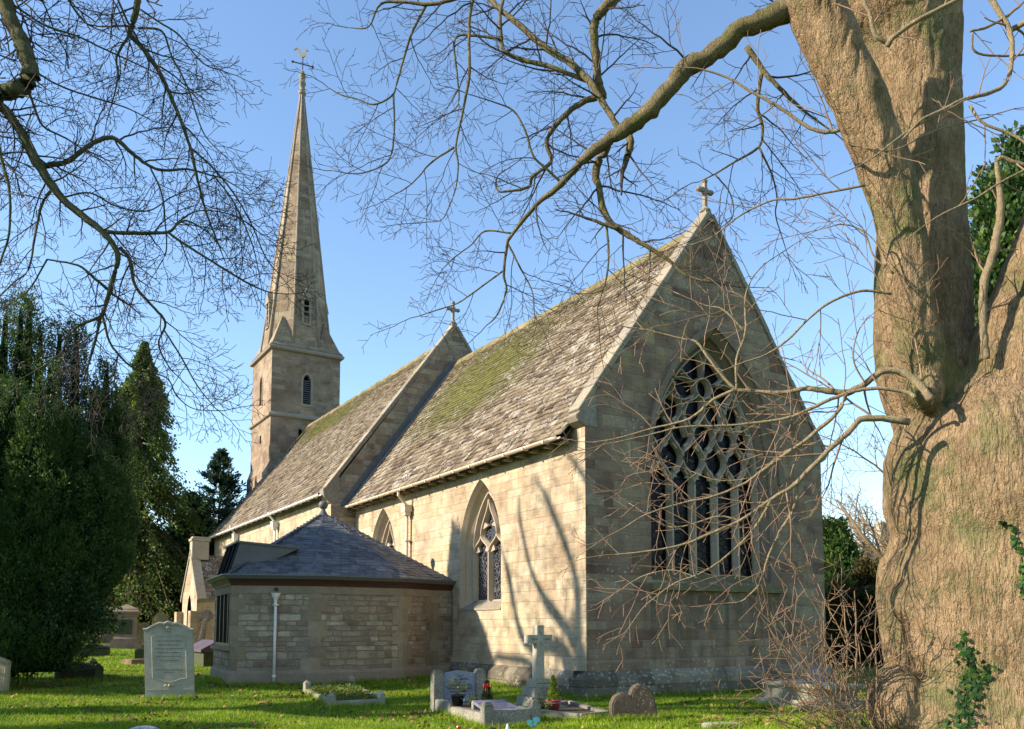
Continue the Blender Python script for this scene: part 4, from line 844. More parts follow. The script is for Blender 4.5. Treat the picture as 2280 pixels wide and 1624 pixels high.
# stump
p = ong(299, 1479); t = thing('tree_stump', p, 'low sawn tree stump with a grass tuft on the lawn', 'stump'); rr = random.Random(3); mb = MB(); n = 20; rad_ = [(.36+.06*math.sin(3*a)+rr.uniform(-.03, .03)) for a in np.linspace(0, 6.28, n)]
mb.rings([[(rad_[i]*k*math.cos(6.2832*i/n), rad_[i]*k*math.sin(6.2832*i/n)*.8, z) for i in range(n)] for k, z in ((1.15, -.05), (1.05, .05), (1., .15), (.94, .17))]); m_bark0 = mat_stone('stump_bark', (.22, .13, .07), (.33, .20, .12), (.12, .08, .04), 14, .3, .02); part(mb, Fr(p), 'stump_wood', m_bark0, t)
# heart shaped double stone
p = (ong(1358, 1604)+ong(1465, 1602))/2; fr = Fr(p, R_(-22), (-.03, .05)); W2_, H2 = .80, .60
ht = thing('double_headstone', p, 'squat brown heart shaped double headstone with pale lichen on its crown', 'headstone')
o = [(-.37, -.1), (.43, -.1), (.41, .1), (.35, .42), (.30, .53), (.20, .60), (.10, .61), (.01, .56), (-.04, .47), (-.055, .40), (-.09, .44), (-.16, .46), (-.26, .45), (-.34, .39), (-.40, .28), (-.41, .12)]
mb = MB(); mb.prism([(a, -.1, b) for a, b in o], (0, .24, 0)); h_o = part(mb, fr, 'slab', m_heart, ht, bevel=.035)
# chest tomb (long side faces the sun)
a = ong(1700, 1566); bq = ong(1850, 1582); d = bq-a; L_ = 1.75; an = math.atan2(d[1], d[0]); fr = Fr(a, an)
ct = thing('chest_tomb', a, 'low cream stone chest tomb on a step by the foot of the lime tree', 'tomb')
mb = MB(); mb.box((L_/2-.02, .45, .06), (L_+.24, 1.14, .16)); mb.box((L_/2, .45, -.02), (L_+.5, 1.3, .1)); part(mb, fr, 'step', m_pale, ct, bevel=.012)
mb = MB(); mb.box((L_/2, .45, .25), (L_-.14, .8, .22)); part(mb, fr, 'chest', m_pale, ct, bevel=.01)
for k in range(4): mb = MB(); mb.rings([[(.1+k*.5+r*math.cos(s), .05+r*math.sin(s)*.6, z) for s in np.linspace(0, 6.2832, 11)[:-1]] for r, z in ((.12, .14), (.1, .17), (.1, .33), (.12, .36))]); part(mb, fr, 'pier', m_pale, ct)
mb = MB(); mb.rings([[(x0+sx*e, y0+sy*e, z) for x0, y0, sx, sy in ((0, 0, -1, -1), (L_, 0, 1, -1), (L_, .9, 1, 1), (0, .9, -1, 1))] for e, z in ((0., .36), (.05, .40), (.06, .44), (.04, .47))]); part(mb, fr, 'top_slab', m_pale, ct)
p = ong(1607, 1617); t = thing('flat_stone', p, 'flat pale stone sunk in the front grass between the double headstone and the tree', 'stone'); mb = MB(); n = 14; rr = random.Random(5)
mb.rings([[(.30*k*math.cos(6.2832*i/n)*(1+.1*math.sin(2.1*i)), .12*k*math.sin(6.2832*i/n), z) for i in range(n)] for k, z in ((1, -.03), (1, .04), (.9, .055))]); part(mb, Fr(p, R_(-32)), 'stone_slab', m_pale, t)

# granite grave with posts
A = ong(1083, 1613); B = ong(968, 1584); d = B-A; an = math.atan2(-d[0], d[1]); Lg = np.linalg.norm(d[:2]); fr = Fr(A, an); Wg = .92
vg = thing('granite_grave', A+np.array([0, 0, 0]), 'silver granite grave with stepped posts, kerb and inscribed headstone', 'grave')
def spost(x, y, h, s=.17):
    mb = MB(); mb.box((x, y, (h-.06)/2-.05), (s, s, h+.04)); mb.box((x, y, h-.04), (s*.86, s*.86, .035)); mb.box((x, y, h-.01), (s*.68, s*.68, .03)); part(mb, fr, 'post', m_gran, vg, bevel=.006)
spost(.02, .02, .36); spost(Wg-.02, .02, .36); spost(.02, Lg-.05, .78, .19); spost(Wg-.02, Lg-.05, .78, .19)
mb = MB(); mb.prism([(.12, Lg-.1, .0), (Wg-.12, Lg-.1, .0), (Wg-.12, Lg-.1, .68), (Wg-.18, Lg-.1, .72), (Wg/2, Lg-.1, .77), (.18, Lg-.1, .72), (.12, Lg-.1, .68)], (0, .11, 0)); hs_ = part(mb, fr, 'headstone_slab', m_gran2, vg, bevel=.006)
inscribe([('IN', .8), ('LOVING MEMORY', .9), ('— OF —', .9), ('EDWARD S. VINES', 1.15), ('LATE OF STANDISH PARK', .85), ('DIED DEC. 8TH 1937', .85), ('AGED 67 YEARS', .85), '', '', ('ALSO OF HELEN', .85), ('WIFE OF THE ABOVE', .8)], fr, hs_, m_ink, .052, Lg-.103, Wg/2, .64, 1.12)
for x0, y0, x1, y1, hh in ((.1, -.04, Wg-.1, .10, .22), (-.05, .1, .09, Lg*.62, .17), (-.05, Lg*.62, .09, Lg-.12, .24), (Wg-.09, .1, Wg+.05, Lg-.12, .19)):
    mb = MB(); mb.box(((x0+x1)/2, (y0+y1)/2, hh/2-.04), (x1-x0, y1-y0, hh+.08)); part(mb, fr, 'kerb', m_gran, vg, bevel=.012)
mb = MB(); mb.prism([(.12, .14, .17), (Wg-.12, .14, .17), (Wg-.16, .95, .31), (.16, .95, .31), (.16, .95, .22), (.12, .14, .1)][:4], (0, .0, -.05)); tb = part(mb, fr, 'tablet', m_tab, vg)
inscribe(['ALSO OF THEIR SON', 'CHARLES VINES', 'WHO DIED', 'IN HIS 77TH YEAR', 'AT REST'], fr, tb, m_ink, .062, gap=1.6, tilt=lambda a, h: (Wg/2+a, .70+h*1.2, .178+(.70+h*1.2-.14)*.173))
mb = MB(); mb.box((Wg/2, Lg/2, .09), (Wg-.14, Lg-.3, .14)); part(mb, fr, 'gravel_bed', m_soil, vg); mb = MB(); mb.box((.2, .93, .15), (.1, .1, .28)); part(mb, fr, 'tablet_block', m_gran, vg, bevel=.008)
def fl(fr, x, y, z): return np.array(fr((x, y, z)))
def pot(name, p, r, h, mat, lab, band=True):
    t = thing(name, p, lab, 'plant pot'); mb = MB(); mb.lathe(p, [(r*.72, 0), (r*.95, h*.86), (r*1.06, h*.87), (r*1.08, h), (r*.95, h), (r*.9, h*.9)], 20); mb.build('pot', mat, t, True)
    mb = MB(); mb.lathe(p+[0, 0, h*.88], [(r*.92, 0), (r*.8, .01), (.01, .02)], 16); mb.build('compost', m_soil, t); return t
def leaves(name, P, s, mat, par, rg, asp=.4, up=.5, tintr=None):
    n = len(P); d = rg.normal(0, 1, (n, 3)); d[:, 2] += up; d /= np.linalg.norm(d, axis=1)[:, None]; r = np.cross(d, rg.normal(0, 1, (n, 3))); r /= np.linalg.norm(r, axis=1)[:, None]; k = (s*(.6+.8*rg.random(n)))[:, None]
    V = np.stack([P, P+d*k*.5+r*k*asp, P+d*k, P+d*k*.5-r*k*asp], 1).reshape(-1, 3); return link(name, np_mesh(name, V, np.arange(4*n).reshape(-1, 4), rg.random(n) if tintr is None else tintr), mat, par)
def mat_leaf(name, stops, rough=.5, spec=.35):
    M = NT(name); c = M.ramp(M.tint(), stops); c = M.mix(1., c, M.ramp(M.noise(M.pos(), 1.1, 3), [(.3, .7), (.7, 1.25)]), 'MULTIPLY'); m = M.fin(c, rough, None, 0, spec); tl = M.new('BsdfTranslucent'); M.put(tl.inputs[0], c); mx = M.new('MixShader'); mx.inputs[0].default_value = .38; M.t.links.new(M.b.outputs[0], mx.inputs[1]); M.t.links.new(tl.outputs[0], mx.inputs[2]); M.t.links.new(mx.outputs[0], M.n['Material Output'].inputs[0]); return m
m_lf = mat_leaf('glossy_leaf', [(0., (.04, .09, .012)), (.5, (.10, .17, .02)), (.8, (.20, .24, .03)), (1., (.30, .14, .04))]); m_gold_lf = mat_leaf('golden_conifer_leaf', [(0., (.10, .16, .008)), (1., (.26, .33, .02))]); m_dk_lf = mat_leaf('dark_conifer_leaf', [(0., (.012, .03, .008)), (1., (.04, .075, .02))])
m_stem = mat_flat('green_brown_stem', (.13, .12, .04), .8, .2, .3)
rg = np.random.default_rng(11)
p = at(1019, 1571, 15.3); t = pot('plant_pot', p, .125, .19, m_black, 'large black pot holding a leafy shrub before the granite headstone'); mb = MB(); tips = []
for k in range(7):
    a = k*.9; e = p+np.array([.14*math.cos(a), .14*math.sin(a), .20+rg.uniform(.12, .24)]); mb.tube([p+[0, 0, .18], (p+[0, 0, .2]+e)/2+[0, 0, .03], e], [.006, .005, .003], 4); tips += [e+rg.normal(0, .03, 3) for _ in range(9)]+[(p+[0, 0, .2]+e)/2+rg.normal(0, .025, 3) for _ in range(4)]
mb.build('stems', m_stem, t); leaves('leaves', np.array(tips), .055, m_lf, t, rg, .25)
mb = MB(); mb.box(tuple(p+np.array([.085, -.085, .1])), (.10, .004, .05), R_(42)); mb.build('label', m_paper, t); mb = MB(); mb.box(tuple(p+np.array([.12, -.02, .26])), (.07, .012, .07), R_(-30)); mb.build('plant_tag', mat_flat('navy_tag', (.02, .04, .10), .5), t)
for k, (dx, dy) in enumerate(((.50, Lg-.62), (.60, Lg-.56))):
    p = at(1051+k*13, 1575, 15.0); t = pot('plant_pot', p, .052, .09, m_black, ('small square black pot of green sprigs next to the large black pot', 'small black pot of sprigs nearest the little christmas tree')[k]); leaves('leaves', p+[0, 0, .12]+rg.normal(0, 1, (110, 3))*[.045, .045, .05], .035, m_lf, t, rg, .3)
def minicon(p, h, r, name, lab, m_, trunk=True, n=1600):
    t = thing(name, p, lab, 'conifer'); zz = rg.random(n)**1.2; a = rg.uniform(0, 6.28, n); q = r*(1-zz)*np.sqrt(rg.random(n))+.01; P = p+np.stack([q*np.cos(a), q*np.sin(a), zz*h], 1); leaves('foliage', P, .045, m_, t, rg, .14, 1.6); mb = MB(); mb.tube([p-[0, 0, .03], p+[0, 0, h*.9]], [.01, .003], 5); mb.build('stem', m_stem, t); return t
p = at(1084, 1566, 15.6); t = minicon(p, .40, .13, 'christmas_tree', 'tiny dark christmas tree tied with a red bow beside the granite grave', m_dk_lf)
c = p+np.array([-.06, -.08, .33]); mb = MB()
for sg in (-1, 1):
    mb.rings([[c+np.array([x*sg, y, z]) for y, z in ((-.012, -h), (.012, -h), (.012, h), (-.012, h))] for x, h in ((0, .008), (.035, .03), (.055, .03), (.06, .015))]); mb.tube([c, c+np.array([sg*.02, -.01, -.05]), c+np.array([sg*.025, -.01, -.1])], .009, 4)
mb.build('ribbon_bow', m_redrib, t)
# stepped cross grave
A = ong(1250, 1600); Bf = ong(1355, 1605); p = ong(1166, 1578); pc_ = ong(1199, 1581); fc = Fr(pc_-np.array([0, .62, 0]), 0.); cg = thing('cross_memorial', fc.p, 'grey stone cross on three inscribed steps beside the granite grave', 'cross')
sx = .0; st = [(.86, .74, .0, .09), (.66, .56, .09, .27), (.48, .44, .27, .44), (.34, .32, .44, .60)]; prev = None; obs = []
for w, dd, z0, z1 in st: mb = MB(); mb.box((sx, .62, (z0+z1)/2-(.04 if z0 == 0 else 0)), (w, dd, z1-z0+(.08 if z0 == 0 else 0)-.003)); obs.append(part(mb, fc, 'step', m_pale, cg, bevel=.006))
mb = MB(); mb.rings([[(sx+x*k, .62+y*.085, z) for x, y in ((-1, -1), (1, -1), (1, 1), (-1, 1))] for k, z in ((.09, .60), (.078, 1.63))]); part(mb, fc, 'shaft', m_hs, cg, bevel=.006)
mb = MB(); mb.box((sx, .62, 1.36), (.56, .16, .165)); arm = part(mb, fc, 'arm', m_hs, cg, bevel=.006)
inscribe([('Thy Kingdom come', 1.)], fc, arm, m_ink, .055, .62-.084, sx, 1.345)
mb = MB(); mb.tube([(sx, .535, 1.44), (sx+.02, .535, 1.47), (sx-.02, .535, 1.50), (sx, .535, 1.53)], .007, 4); mb.tube([(sx-.015, .535, 1.30), (sx+.015, .535, 1.26), (sx-.01, .535, 1.23)], .007, 4); part(mb, fc, 'carved_ornament', m_ink, cg)
inscribe([('IN', .8), ('LOVING MEMORY', .95), ('— OF —', .8)], fc, obs[3], m_ink, .036, .62-.162, sx, .55, 1.25)
inscribe([('JESSE VINES', 1.3), ('OF STANDISH PARK', .85), ('WHO ENTERED INTO REST', .85), ('1918 AGED 66 YRS.', .95)], fc, obs[2], m_ink, .034, .62-.222, sx, .40, 1.12)
inscribe([('ALSO OF SARAH POOL, WIFE OF ABOVE', 1.), ('WHO FELL ASLEEP MARCH', .95), ('1930 AGED 76 YRS.', .95)], fc, obs[1], m_ink, .034, .62-.282, sx, .22, 1.3)
e0, e1, e2, e3 = [np.array(fc((x, y, 0))) for x, y in ((-.42, .25), (-.42, -.95), (.52, -.95), (.52, .25))]
kk = kerb([ong(1160, 1590), ong(1290, 1605), ong(1352, 1599), ong(1265, 1573)], 'low concrete kerb with gravel in front of the stepped cross', mat_stone('kerb_concrete', (.20, .17, .14), (.30, .26, .21), (.17, .16, .1), 8, .2), False, .12, .11, fill=m_soil)
p = at(1232, 1586, 15.5); t = pot('plant_pot', p, .135, .23, m_pot, 'red plastic pot with moulded rim in front of the stepped cross'); mb = MB()
for z in (.165, .185): mb.lathe(p+[0, 0, z], [(.118+(z-.1)*.12, 0), (.124+(z-.1)*.12, .002), (.118+(z-.1)*.12, .004)], 20)
mb.build('band', m_paper, t); minicon(p+[0, 0, .21], .43, .11, 'golden_conifer', 'bright golden conifer growing in the red pot', m_gold_lf, n=2200)
for k, (u, v) in enumerate(((1196, 1586), (1210, 1588))):
    p = at(u, v-3, 15.3); t = pot('plant_pot', p, .06, .09, m_black, ('dark little pot with trailing greenery by the granite front post', 'dark little pot with greenery touching the red pot')[k]); leaves('leaves', p+[0, 0, .12]+rg.normal(0, 1, (160, 3))*[.09, .07, .05], .045, m_lf if k else m_dk_lf, t, rg, .3)
# little ornaments at the front
def stick(u, v, h): p = ong(u, v); return p
p = at(1021, 1619, 12.6); g0_ = float(gz(p[0], p[1])); t = thing('garden_flower', (p[0], p[1], g0_), 'small red ornament flower on a stick at the bottom edge', 'ornament'); mb = MB(); mb.tube([(p[0], p[1], g0_-.03), tuple(p)], .004, 5); mb.build('stick', m_iron, t); mb = MB(); mb.lathe(p-[0, 0, .03], [(.005, 0), (.03, .015), (.036, .03), (.03, .045), (.01, .05)], 8); mb.build('flower_head', m_redrib, t)
p = at(1187, 1606, 12.8); t = thing('butterfly_ornament', (p[0], p[1], float(gz(*p[:2]))), 'turquoise butterfly ornament on a wire by the granite front post', 'ornament'); mb = MB(); mb.tube([(p[0], p[1], -.03), tuple(p)], .004, 5); mb.build('wire', m_iron, t); mb = MB()
for sx_, rr_, dz in ((-.05, .042, -.01), (.045, .055, .02), (-.03, .03, -.06), (.03, .03, -.05)): c = p+Rt*sx_+Up*dz; mb.rings([[c+(Rt*math.cos(a)+Up*math.sin(a)*.8)*rr_-Fh*k for a in np.linspace(0, 6.2832, 11)[:-1]] for k in (0, .006)])
mb.build('wings', mat_flat('turquoise_glass', (.05, .25, .30), .3), t)
p = at(1130, 1612, 12.5); g0_ = float(gz(*p[:2])); t = thing('windmill_ornament', (p[0], p[1], g0_), 'small white pointed ornament standing in the grass at the bottom edge', 'ornament'); mb = MB(); mb.lathe((p[0], p[1], g0_-.02), [(.05, 0), (.035, .1), (.012, p[2]-g0_+.02)], 8); mb.build('cone', m_paper, t)
p = at(1097, 1620, 12.2); g0_ = float(gz(*p[:2])); t = thing('grave_vase', (p[0], p[1], g0_), 'dark domed vase top at the bottom edge', 'vase'); mb = MB(); mb.lathe((p[0], p[1], g0_-.02), [(.06, 0), (.10, (p[2]-g0_)*.6), (.09, (p[2]-g0_)*.9), (.03, p[2]-g0_+.02)], 14); mb.build('vase_body', m_black, t, True)
# ivy ground cover on the kerbed grave
q = [ong(683, 1541), ong(737, 1573), ong(848, 1567), ong(782, 1529)]; s_, t2_ = rg.random((2600, 1)), rg.random((2600, 1)); P = (q[0]*(1-s_)+q[1]*s_)*(1-t2_)+(q[3]*(1-s_)+q[2]*s_)*t2_; P[:, 2] += .05+rg.random(2600)*.07
tag(leaves('ivy_ground_cover', P, .05, m_lf, None, rg, .4), 'green ivy and weeds filling the kerb grave before the vestry', 'ground cover', None, 'stuff')
q = [ong(132, 1514), ong(218, 1516), ong(206, 1500), ong(132, 1498)]; s_, t2_ = rg.random((1800, 1)), rg.random((1800, 1)); P = (q[0]*(1-s_)+q[1]*s_)*(1-t2_)+(q[3]*(1-s_)+q[2]*s_)*t2_; P[:, 2] += .2+rg.random(1800)*.12
tag(leaves('moss_and_ivy', P, .06, m_dk_lf, None, rg, .4), 'dark moss and ivy over the grave under the yew', 'ground cover', None, 'stuff')
# longer tufts of grass left by the mower against stones and walls
tp_ = []
def edge_tufts(a, b, n, s=.04): t_ = rg.random(n); a = np.array(a[:2]); b = np.array(b[:2]); tp_.append(a*(1-t_)[:, None]+b*t_[:, None]+rg.normal(0, s, (n, 2)))
edge_tufts(ong(328, 1558), ong(430, 1557), 420); edge_tufts(ong(683, 1543), ong(737, 1575), 420); edge_tufts(ong(737, 1577), ong(848, 1571), 500); edge_tufts(ong(966, 1588), ong(1080, 1618), 520); edge_tufts(ong(1085, 1619), ong(1190, 1614), 420)
edge_tufts(ong(1190, 1600), ong(1290, 1609), 400); edge_tufts(ong(1290, 1609), ong(1355, 1601), 300); edge_tufts(ong(1352, 1607), ong(1470, 1605), 500); edge_tufts(ong(1686, 1570), ong(1860, 1586), 500, .06); edge_tufts(ong(1580, 1621), ong(1640, 1620), 200)
for i in range(5): edge_tufts(np.array(PV[i])+(np.array(PV[i])-C0)*.035, np.array(PV[i+1])+(np.array(PV[i+1])-C0)*.035, 700, .05)
edge_tufts((-.2, 5.6), (-.2, -.2), 900, .05); edge_tufts((-.2, -.2), (8.4, -.2), 1300, .05); edge_tufts(ong(0, 1545), ong(15, 1545), 120); edge_tufts(ong(150, 1520), ong(225, 1518), 400, .12)
tp_.append(np.stack([rg.uniform(-14, 3, 9000), rg.uniform(-6, 8, 9000)], 1)); Tq = tp_[-1]; tp_[-1] = Tq[(np.sin(Tq[:, 0]*5.1+Tq[:, 1]*2)+np.sin(Tq[:, 1]*6.3-Tq[:, 0]*3)+rg.normal(0, .4, 9000)) > 1.3]
Tq = np.concatenate(tp_); Tq = Tq[~church_mask(Tq[:, 0], Tq[:, 1])]; V, F, T = blades(Tq[:, 0], Tq[:, 1], None, .07, .17, .008, rg); tag(link('long_grass_tufts', np_mesh('long_grass_tufts', V, F, T), m_blade), 'longer grass tufts against the gravestones and church walls', 'grass', None, 'stuff')
# --- PART3 ---
# ------------------------------------------------------------------ trees
def tubes_np(branches, sides=3):           # list of (pts Nx3, radii N) -> V,F (all quads, open ends)
    by = {}
    for p, r in branches: by.setdefault(len(p), []).append((p, r))
    VV, FF, off = [], [], 0
    for n, L_ in by.items():
        P = np.array([q[0] for q in L_], float); Rr = np.array([q[1] for q in L_], float); m = len(P)
        T = np.gradient(P, axis=1); T /= np.linalg.norm(T, axis=2, keepdims=True)+1e-9
        ref = np.where(np.abs(T[:, :1, 2:3]) < .85, np.array([[[0, 0, 1.]]]), np.array([[[1., 0, 0]]])); ref = np.broadcast_to(ref, T.shape)
        A = np.cross(T, ref); A /= np.linalg.norm(A, axis=2, keepdims=True)+1e-9; B = np.cross(T, A)
        an = np.arange(sides)*2*math.pi/sides
        V = P[:, :, None, :]+Rr[:, :, None, None]*(A[:, :, None, :]*np.cos(an)[None, None, :, None]+B[:, :, None, :]*np.sin(an)[None, None, :, None])
        idx = (np.arange(m)[:, None, None]*n+np.arange(n-1)[None, :, None])*sides; k = np.arange(sides)[None, None, :]; k2 = (k+1) % sides
        F = np.stack([idx+k, idx+k2, idx+sides+k2, idx+sides+k], -1).reshape(-1, 4)+off
        VV.append(V.reshape(-1, 3)); FF.append(F); off += m*n*sides
    return np.concatenate(VV), np.concatenate(FF)
rt = random.Random(21)
def rvec():
    while 1:
        v = np.array([rt.uniform(-1, 1) for _ in range(3)]); l = np.linalg.norm(v)
        if .1 < l < 1: return v/l
def unit(v): return v/(np.linalg.norm(v)+1e-9)
def grow(out, p, d, length, r0, lvl, cfg, buds):
    n = max(3, min(9, int(length/cfg['seg'][lvl])+2)); seg = length/n; P = [p]; d = unit(d); zig = unit(np.cross(d, rvec()))
    for i in range(n):
        d = unit(d+zig*((-1)**i)*cfg['zig']+rvec()*cfg['wand']+np.array([0, 0, cfg['lift'][lvl]])); P.append(P[-1]+d*seg)
    P = np.array(P); r1 = max(r0*.3, cfg['rmin']); R = np.linspace(r0, r1, n+1); out[min(lvl, 2)].append((P, R))
    if buds is not None and lvl >= 2: buds.append(P[-1])
    if lvl >= cfg['max']: return
    nc = cfg['nch'][lvl]; nc = int(length*nc+rt.random()); side = rt.choice((-1, 1))
    for k in range(nc):
        t = (k+.6+rt.uniform(-.3, .3))/nc; t = .12+.86*t; x = min(t, .999)*n; i = int(x); q = P[i]+(P[i+1]-P[i])*(x-i); td = unit(P[i+1]-P[i]); side = -side
        s = unit(np.cross(td, unit(cfg['face']+rvec()*.55)))*side; an = R_(rt.uniform(*cfg.get('ang', (32, 58)))); cl = length*rt.uniform(*cfg['ratio'])*(1.05-.55*t)
        grow(out, q, td*math.cos(an)+s*math.sin(an), max(cl, .12), max(cfg['rmin'], R[i]*rt.uniform(.45, .62)), lvl+1, cfg, buds)
def smooth_path(pts, w, n=6):
    pts = np.array(pts, float); w = np.array(w, float); P, Wd = [], []
    ext = np.concatenate([[2*pts[0]-pts[1]], pts, [2*pts[-1]-pts[-2]]])
    for i in range(len(pts)-1):
        p0, p1, p2, p3 = ext[i], ext[i+1], ext[i+2], ext[i+3]
        for k in range(n):
            t = k/n; P.append(.5*((2*p1)+(-p0+p2)*t+(2*p0-5*p1+4*p2-p3)*t*t+(-p0+3*p1-3*p2+p3)*t**3)); Wd.append(w[i]*(1-t)+w[i+1]*t)
    P.append(pts[-1]); Wd.append(w[-1]); return np.array(P), np.array(Wd)
def mat_bark(name, c0, c1, c2, sc=1., bd=.03, moss=.5):
    M = NT(name); P = M.obj(); X = M.scale(P, (1, 1, .2)); Xv = M.scale(P, (1, 1, .3)); w = M.noise(P, 3*sc, 3)
    Xd = M.vm('ADD', X, M.scale(M.comb(w, w, w), .12)); e = M.math('MULTIPLY', M.math('ABSOLUTE', M.math('SUBTRACT', M.noise(Xd, 10*sc, 3, .55), .5)), 2.2); e2 = M.math('MULTIPLY', M.math('ABSOLUTE', M.math('SUBTRACT', M.noise(M.vm('ADD', Xd, (3, 3, 3)), 24*sc, 3, .6), .5)), 2.2); f = M.noise(P, 45*sc, 6, .7); n = M.noise(P, 2.2*sc, 5, .65)
    ev = M.ramp(M.vor(M.vm('ADD', Xv, M.scale(M.comb(w, e2, w), .10)), 20*sc, 'DISTANCE_TO_EDGE'), [(0., 0.), (.22, 1.)])
    h = M.math('ADD', M.math('MULTIPLY', M.math('ADD', M.math('MULTIPLY', M.ramp(e, [(.0, 0.), (.16, 1.)]), .6), M.math('MULTIPLY', ev, .4)), M.ramp(M.noise(P, 1.7*sc, 3), [(.35, .5), (.6, 1.)])), M.math('ADD', M.math('MULTIPLY', M.ramp(e2, [(0., 0.), (.2, 1.)]), .35), M.math('MULTIPLY', f, .7)))
    c = M.mix(M.ramp(n, [(.35, 0.), (.65, 1.)]), c0, c1); c = M.mix(1., c, M.ramp(h, [(.22, .28), (.6, .85), (1.25, 1.25)]), 'MULTIPLY')
    c = M.mix(M.ramp(M.noise(M.vm('ADD', P, (7, 3, 1)), 1.4*sc, 5, .7), [(.48, 0.), (.64, moss)]), c, c2)
    return M.fin(c, .95, h, bd, .1)
m_bark = mat_bark('lime_bark', (.17, .115, .062), (.30, .205, .115), (.135, .14, .055), 1., .03, .8)
m_bark2 = mat_bark('limb_bark', (.15, .12, .06), (.25, .20, .11), (.16, .16, .05), 1.9, .026, .7)
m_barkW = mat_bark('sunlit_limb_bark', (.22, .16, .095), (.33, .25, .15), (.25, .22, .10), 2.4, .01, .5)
m_bark3 = mat_bark('left_limb_bark', (.075, .07, .035), (.14, .125, .07), (.08, .10, .03), 2.5, .012, .6)
m_twigR = mat_flat('red_brown_twig', (.23, .14, .08), .6, .3, .3); m_twigB = mat_flat('brown_twig', (.27, .18, .11), .7, .2, .3); m_twigD = mat_flat('dark_twig', (.060, .046, .038), .8, .15, .3)
m_bud = mat_flat('red_bud', (.42, .05, .05), .5)
def mesh_of(branches, sides): return tubes_np(branches, sides)
# ---- big lime tree: trunk and stems as one continuous surface
TD = 11.6
lime = thing('lime_tree', ong(2150, 1640) if False else at(2180, 1600, TD)*[1, 1, 0], 'massive old lime tree with three stems and furrowed bark at the right', 'tree')
def stem(pts, depths, widths, n=10, sides=28, lump=.05, seed=0, flut=5):
    P2, Wd = smooth_path([(u, v, d) for (u, v), d in zip(pts, depths)], widths, n); P = np.array([at(u, v, d) for u, v, d in P2]); R = Wd/2*P2[:, 2]/FPX
    T = np.gradient(P, axis=0); T /= np.linalg.norm(T, axis=1)[:, None]; rr = []
    for i, (p, t, r) in enumerate(zip(P, T, R)):
        A = unit(np.cross(t, Fh)); B = np.cross(t, A); ring = []
        for k in range(sides):
            a = 2*math.pi*k/sides; q = 1+lump*math.sin(flut*a+seed+i*.05)+lump*.6*math.sin((flut+3)*a-seed*2+i*.11); ring.append(p+r*q*(A*math.cos(a)+B*math.sin(a)))
        rr.append(ring)
    return rr
tb = MB()
S1 = ([(1795, -80), (1812, 0), (1857, 110), (1913, 227), (1977, 400), (2005, 500), (2017, 575), (2037, 708), (2053, 808), (2090, 900), (2130, 1050)], [11.2]*8+[11.25, 11.6, 12.2], [125, 128, 120, 122, 112, 100, 98, 100, 110, 150, 260])
S2 = ([(1990, -80), (2003, 0), (2026, 80), (2048, 200), (2054, 400), (2052, 560), (2054, 700), (2064, 830), (2105, 950), (2160, 1080)], [12.6, 12.6, 12.6, 12.5, 12.4, 12.3, 12.2, 12.0, 11.9, 11.8], [290, 265, 210, 168, 168, 190, 198, 205, 200, 190])
S3 = ([(2420, 420), (2385, 560), (2345, 680), (2300, 800), (2260, 920), (2220, 1080)], [11.2, 11.2, 11.2, 11.25, 11.5, 12.1], [215, 230, 250, 275, 300, 360])
BO = ([(2210, 830), (2225, 900), (2235, 1000), (2248, 1100), (2258, 1183), (2256, 1270), (2252, 1310), (2254, 1400), (2262, 1480), (2262, 1560), (2262, 1640), (2262, 1720)], [11.6]*12, [250, 410, 500, 515, 500, 525, 535, 530, 525, 560, 600, 660])
for st_, lm, sd, fl_ in ((S1, .035, 1, 4), (S2, .02, 2, 6), (S3, .035, 3, 5), (BO, .03, 4.5, 7)): tb.rings(stem(*st_, lump=lm, seed=sd, flut=fl_))
# burrs / collars
for u, v, r, d in ((2150, 1330, 110, 11.15), (2030, 1340, 45, 11.3), (2210, 1010, 70, 10.85), (2240, 690, 30, 11.0), (2060, 872, 40, 11.05), (2240, 1450, 120, 11.0), (2000, 1570, 70, 11.2), (2120, 1610, 110, 11.1), (1955, 330, 24, 11.0)):
    c = at(u, v, d); q = r*d/FPX; bmx = bmesh.new(); bmesh.ops.create_icosphere(bmx, subdivisions=2, radius=q); tb.add([tuple(c+np.array(w.co)*[1, 1, 1.3]) for w in bmx.verts], [tuple(w.index for w in f.verts) for f in bmx.faces]); bmx.free()
to = tb.build('trunk', m_bark, lime, fix=True)
md_ = to.modifiers.new('r', 'REMESH'); md_.mode = 'VOXEL'; md_.voxel_size = .036; sm_ = to.modifiers.new('s', 'SMOOTH'); sm_.iterations = 9; sm_.factor = .5
dg = bpy.context.evaluated_depsgraph_get(); dg.update(); me2 = bpy.data.meshes.new_from_object(to.evaluated_get(dg)); to.modifiers.clear(); to.data = me2
nv = len(me2.vertices); co_ = np.empty(nv*3, np.float32); me2.vertices.foreach_get('co', co_); co_ = co_.reshape(-1, 3); no_ = np.empty(nv*3, np.float32); me2.vertices.foreach_get('normal', no_); no_ = no_.reshape(-1, 3)
from mathutils import noise as mnoise
cl_ = np.array([.0]*nv)
for i in range(nv):
    x, y, z = map(float, co_[i]); w = mnoise.noise((x*1.2, y*1.2, z*.8))
    e = min(abs(mnoise.noise((x*6+w*.8, y*6+w*.8, z*1.1+w)))*3.2, 1.)
    cl_[i] = .020*(e-.6)+.028*mnoise.noise((x*2.2, y*2.2, z*1.5))+.012*mnoise.noise((x*9, y*9, z*6))
co_ += no_*cl_[:, None]; me2.vertices.foreach_set('co', co_.ravel()); me2.update()
if not me2.materials: me2.materials.append(m_bark)
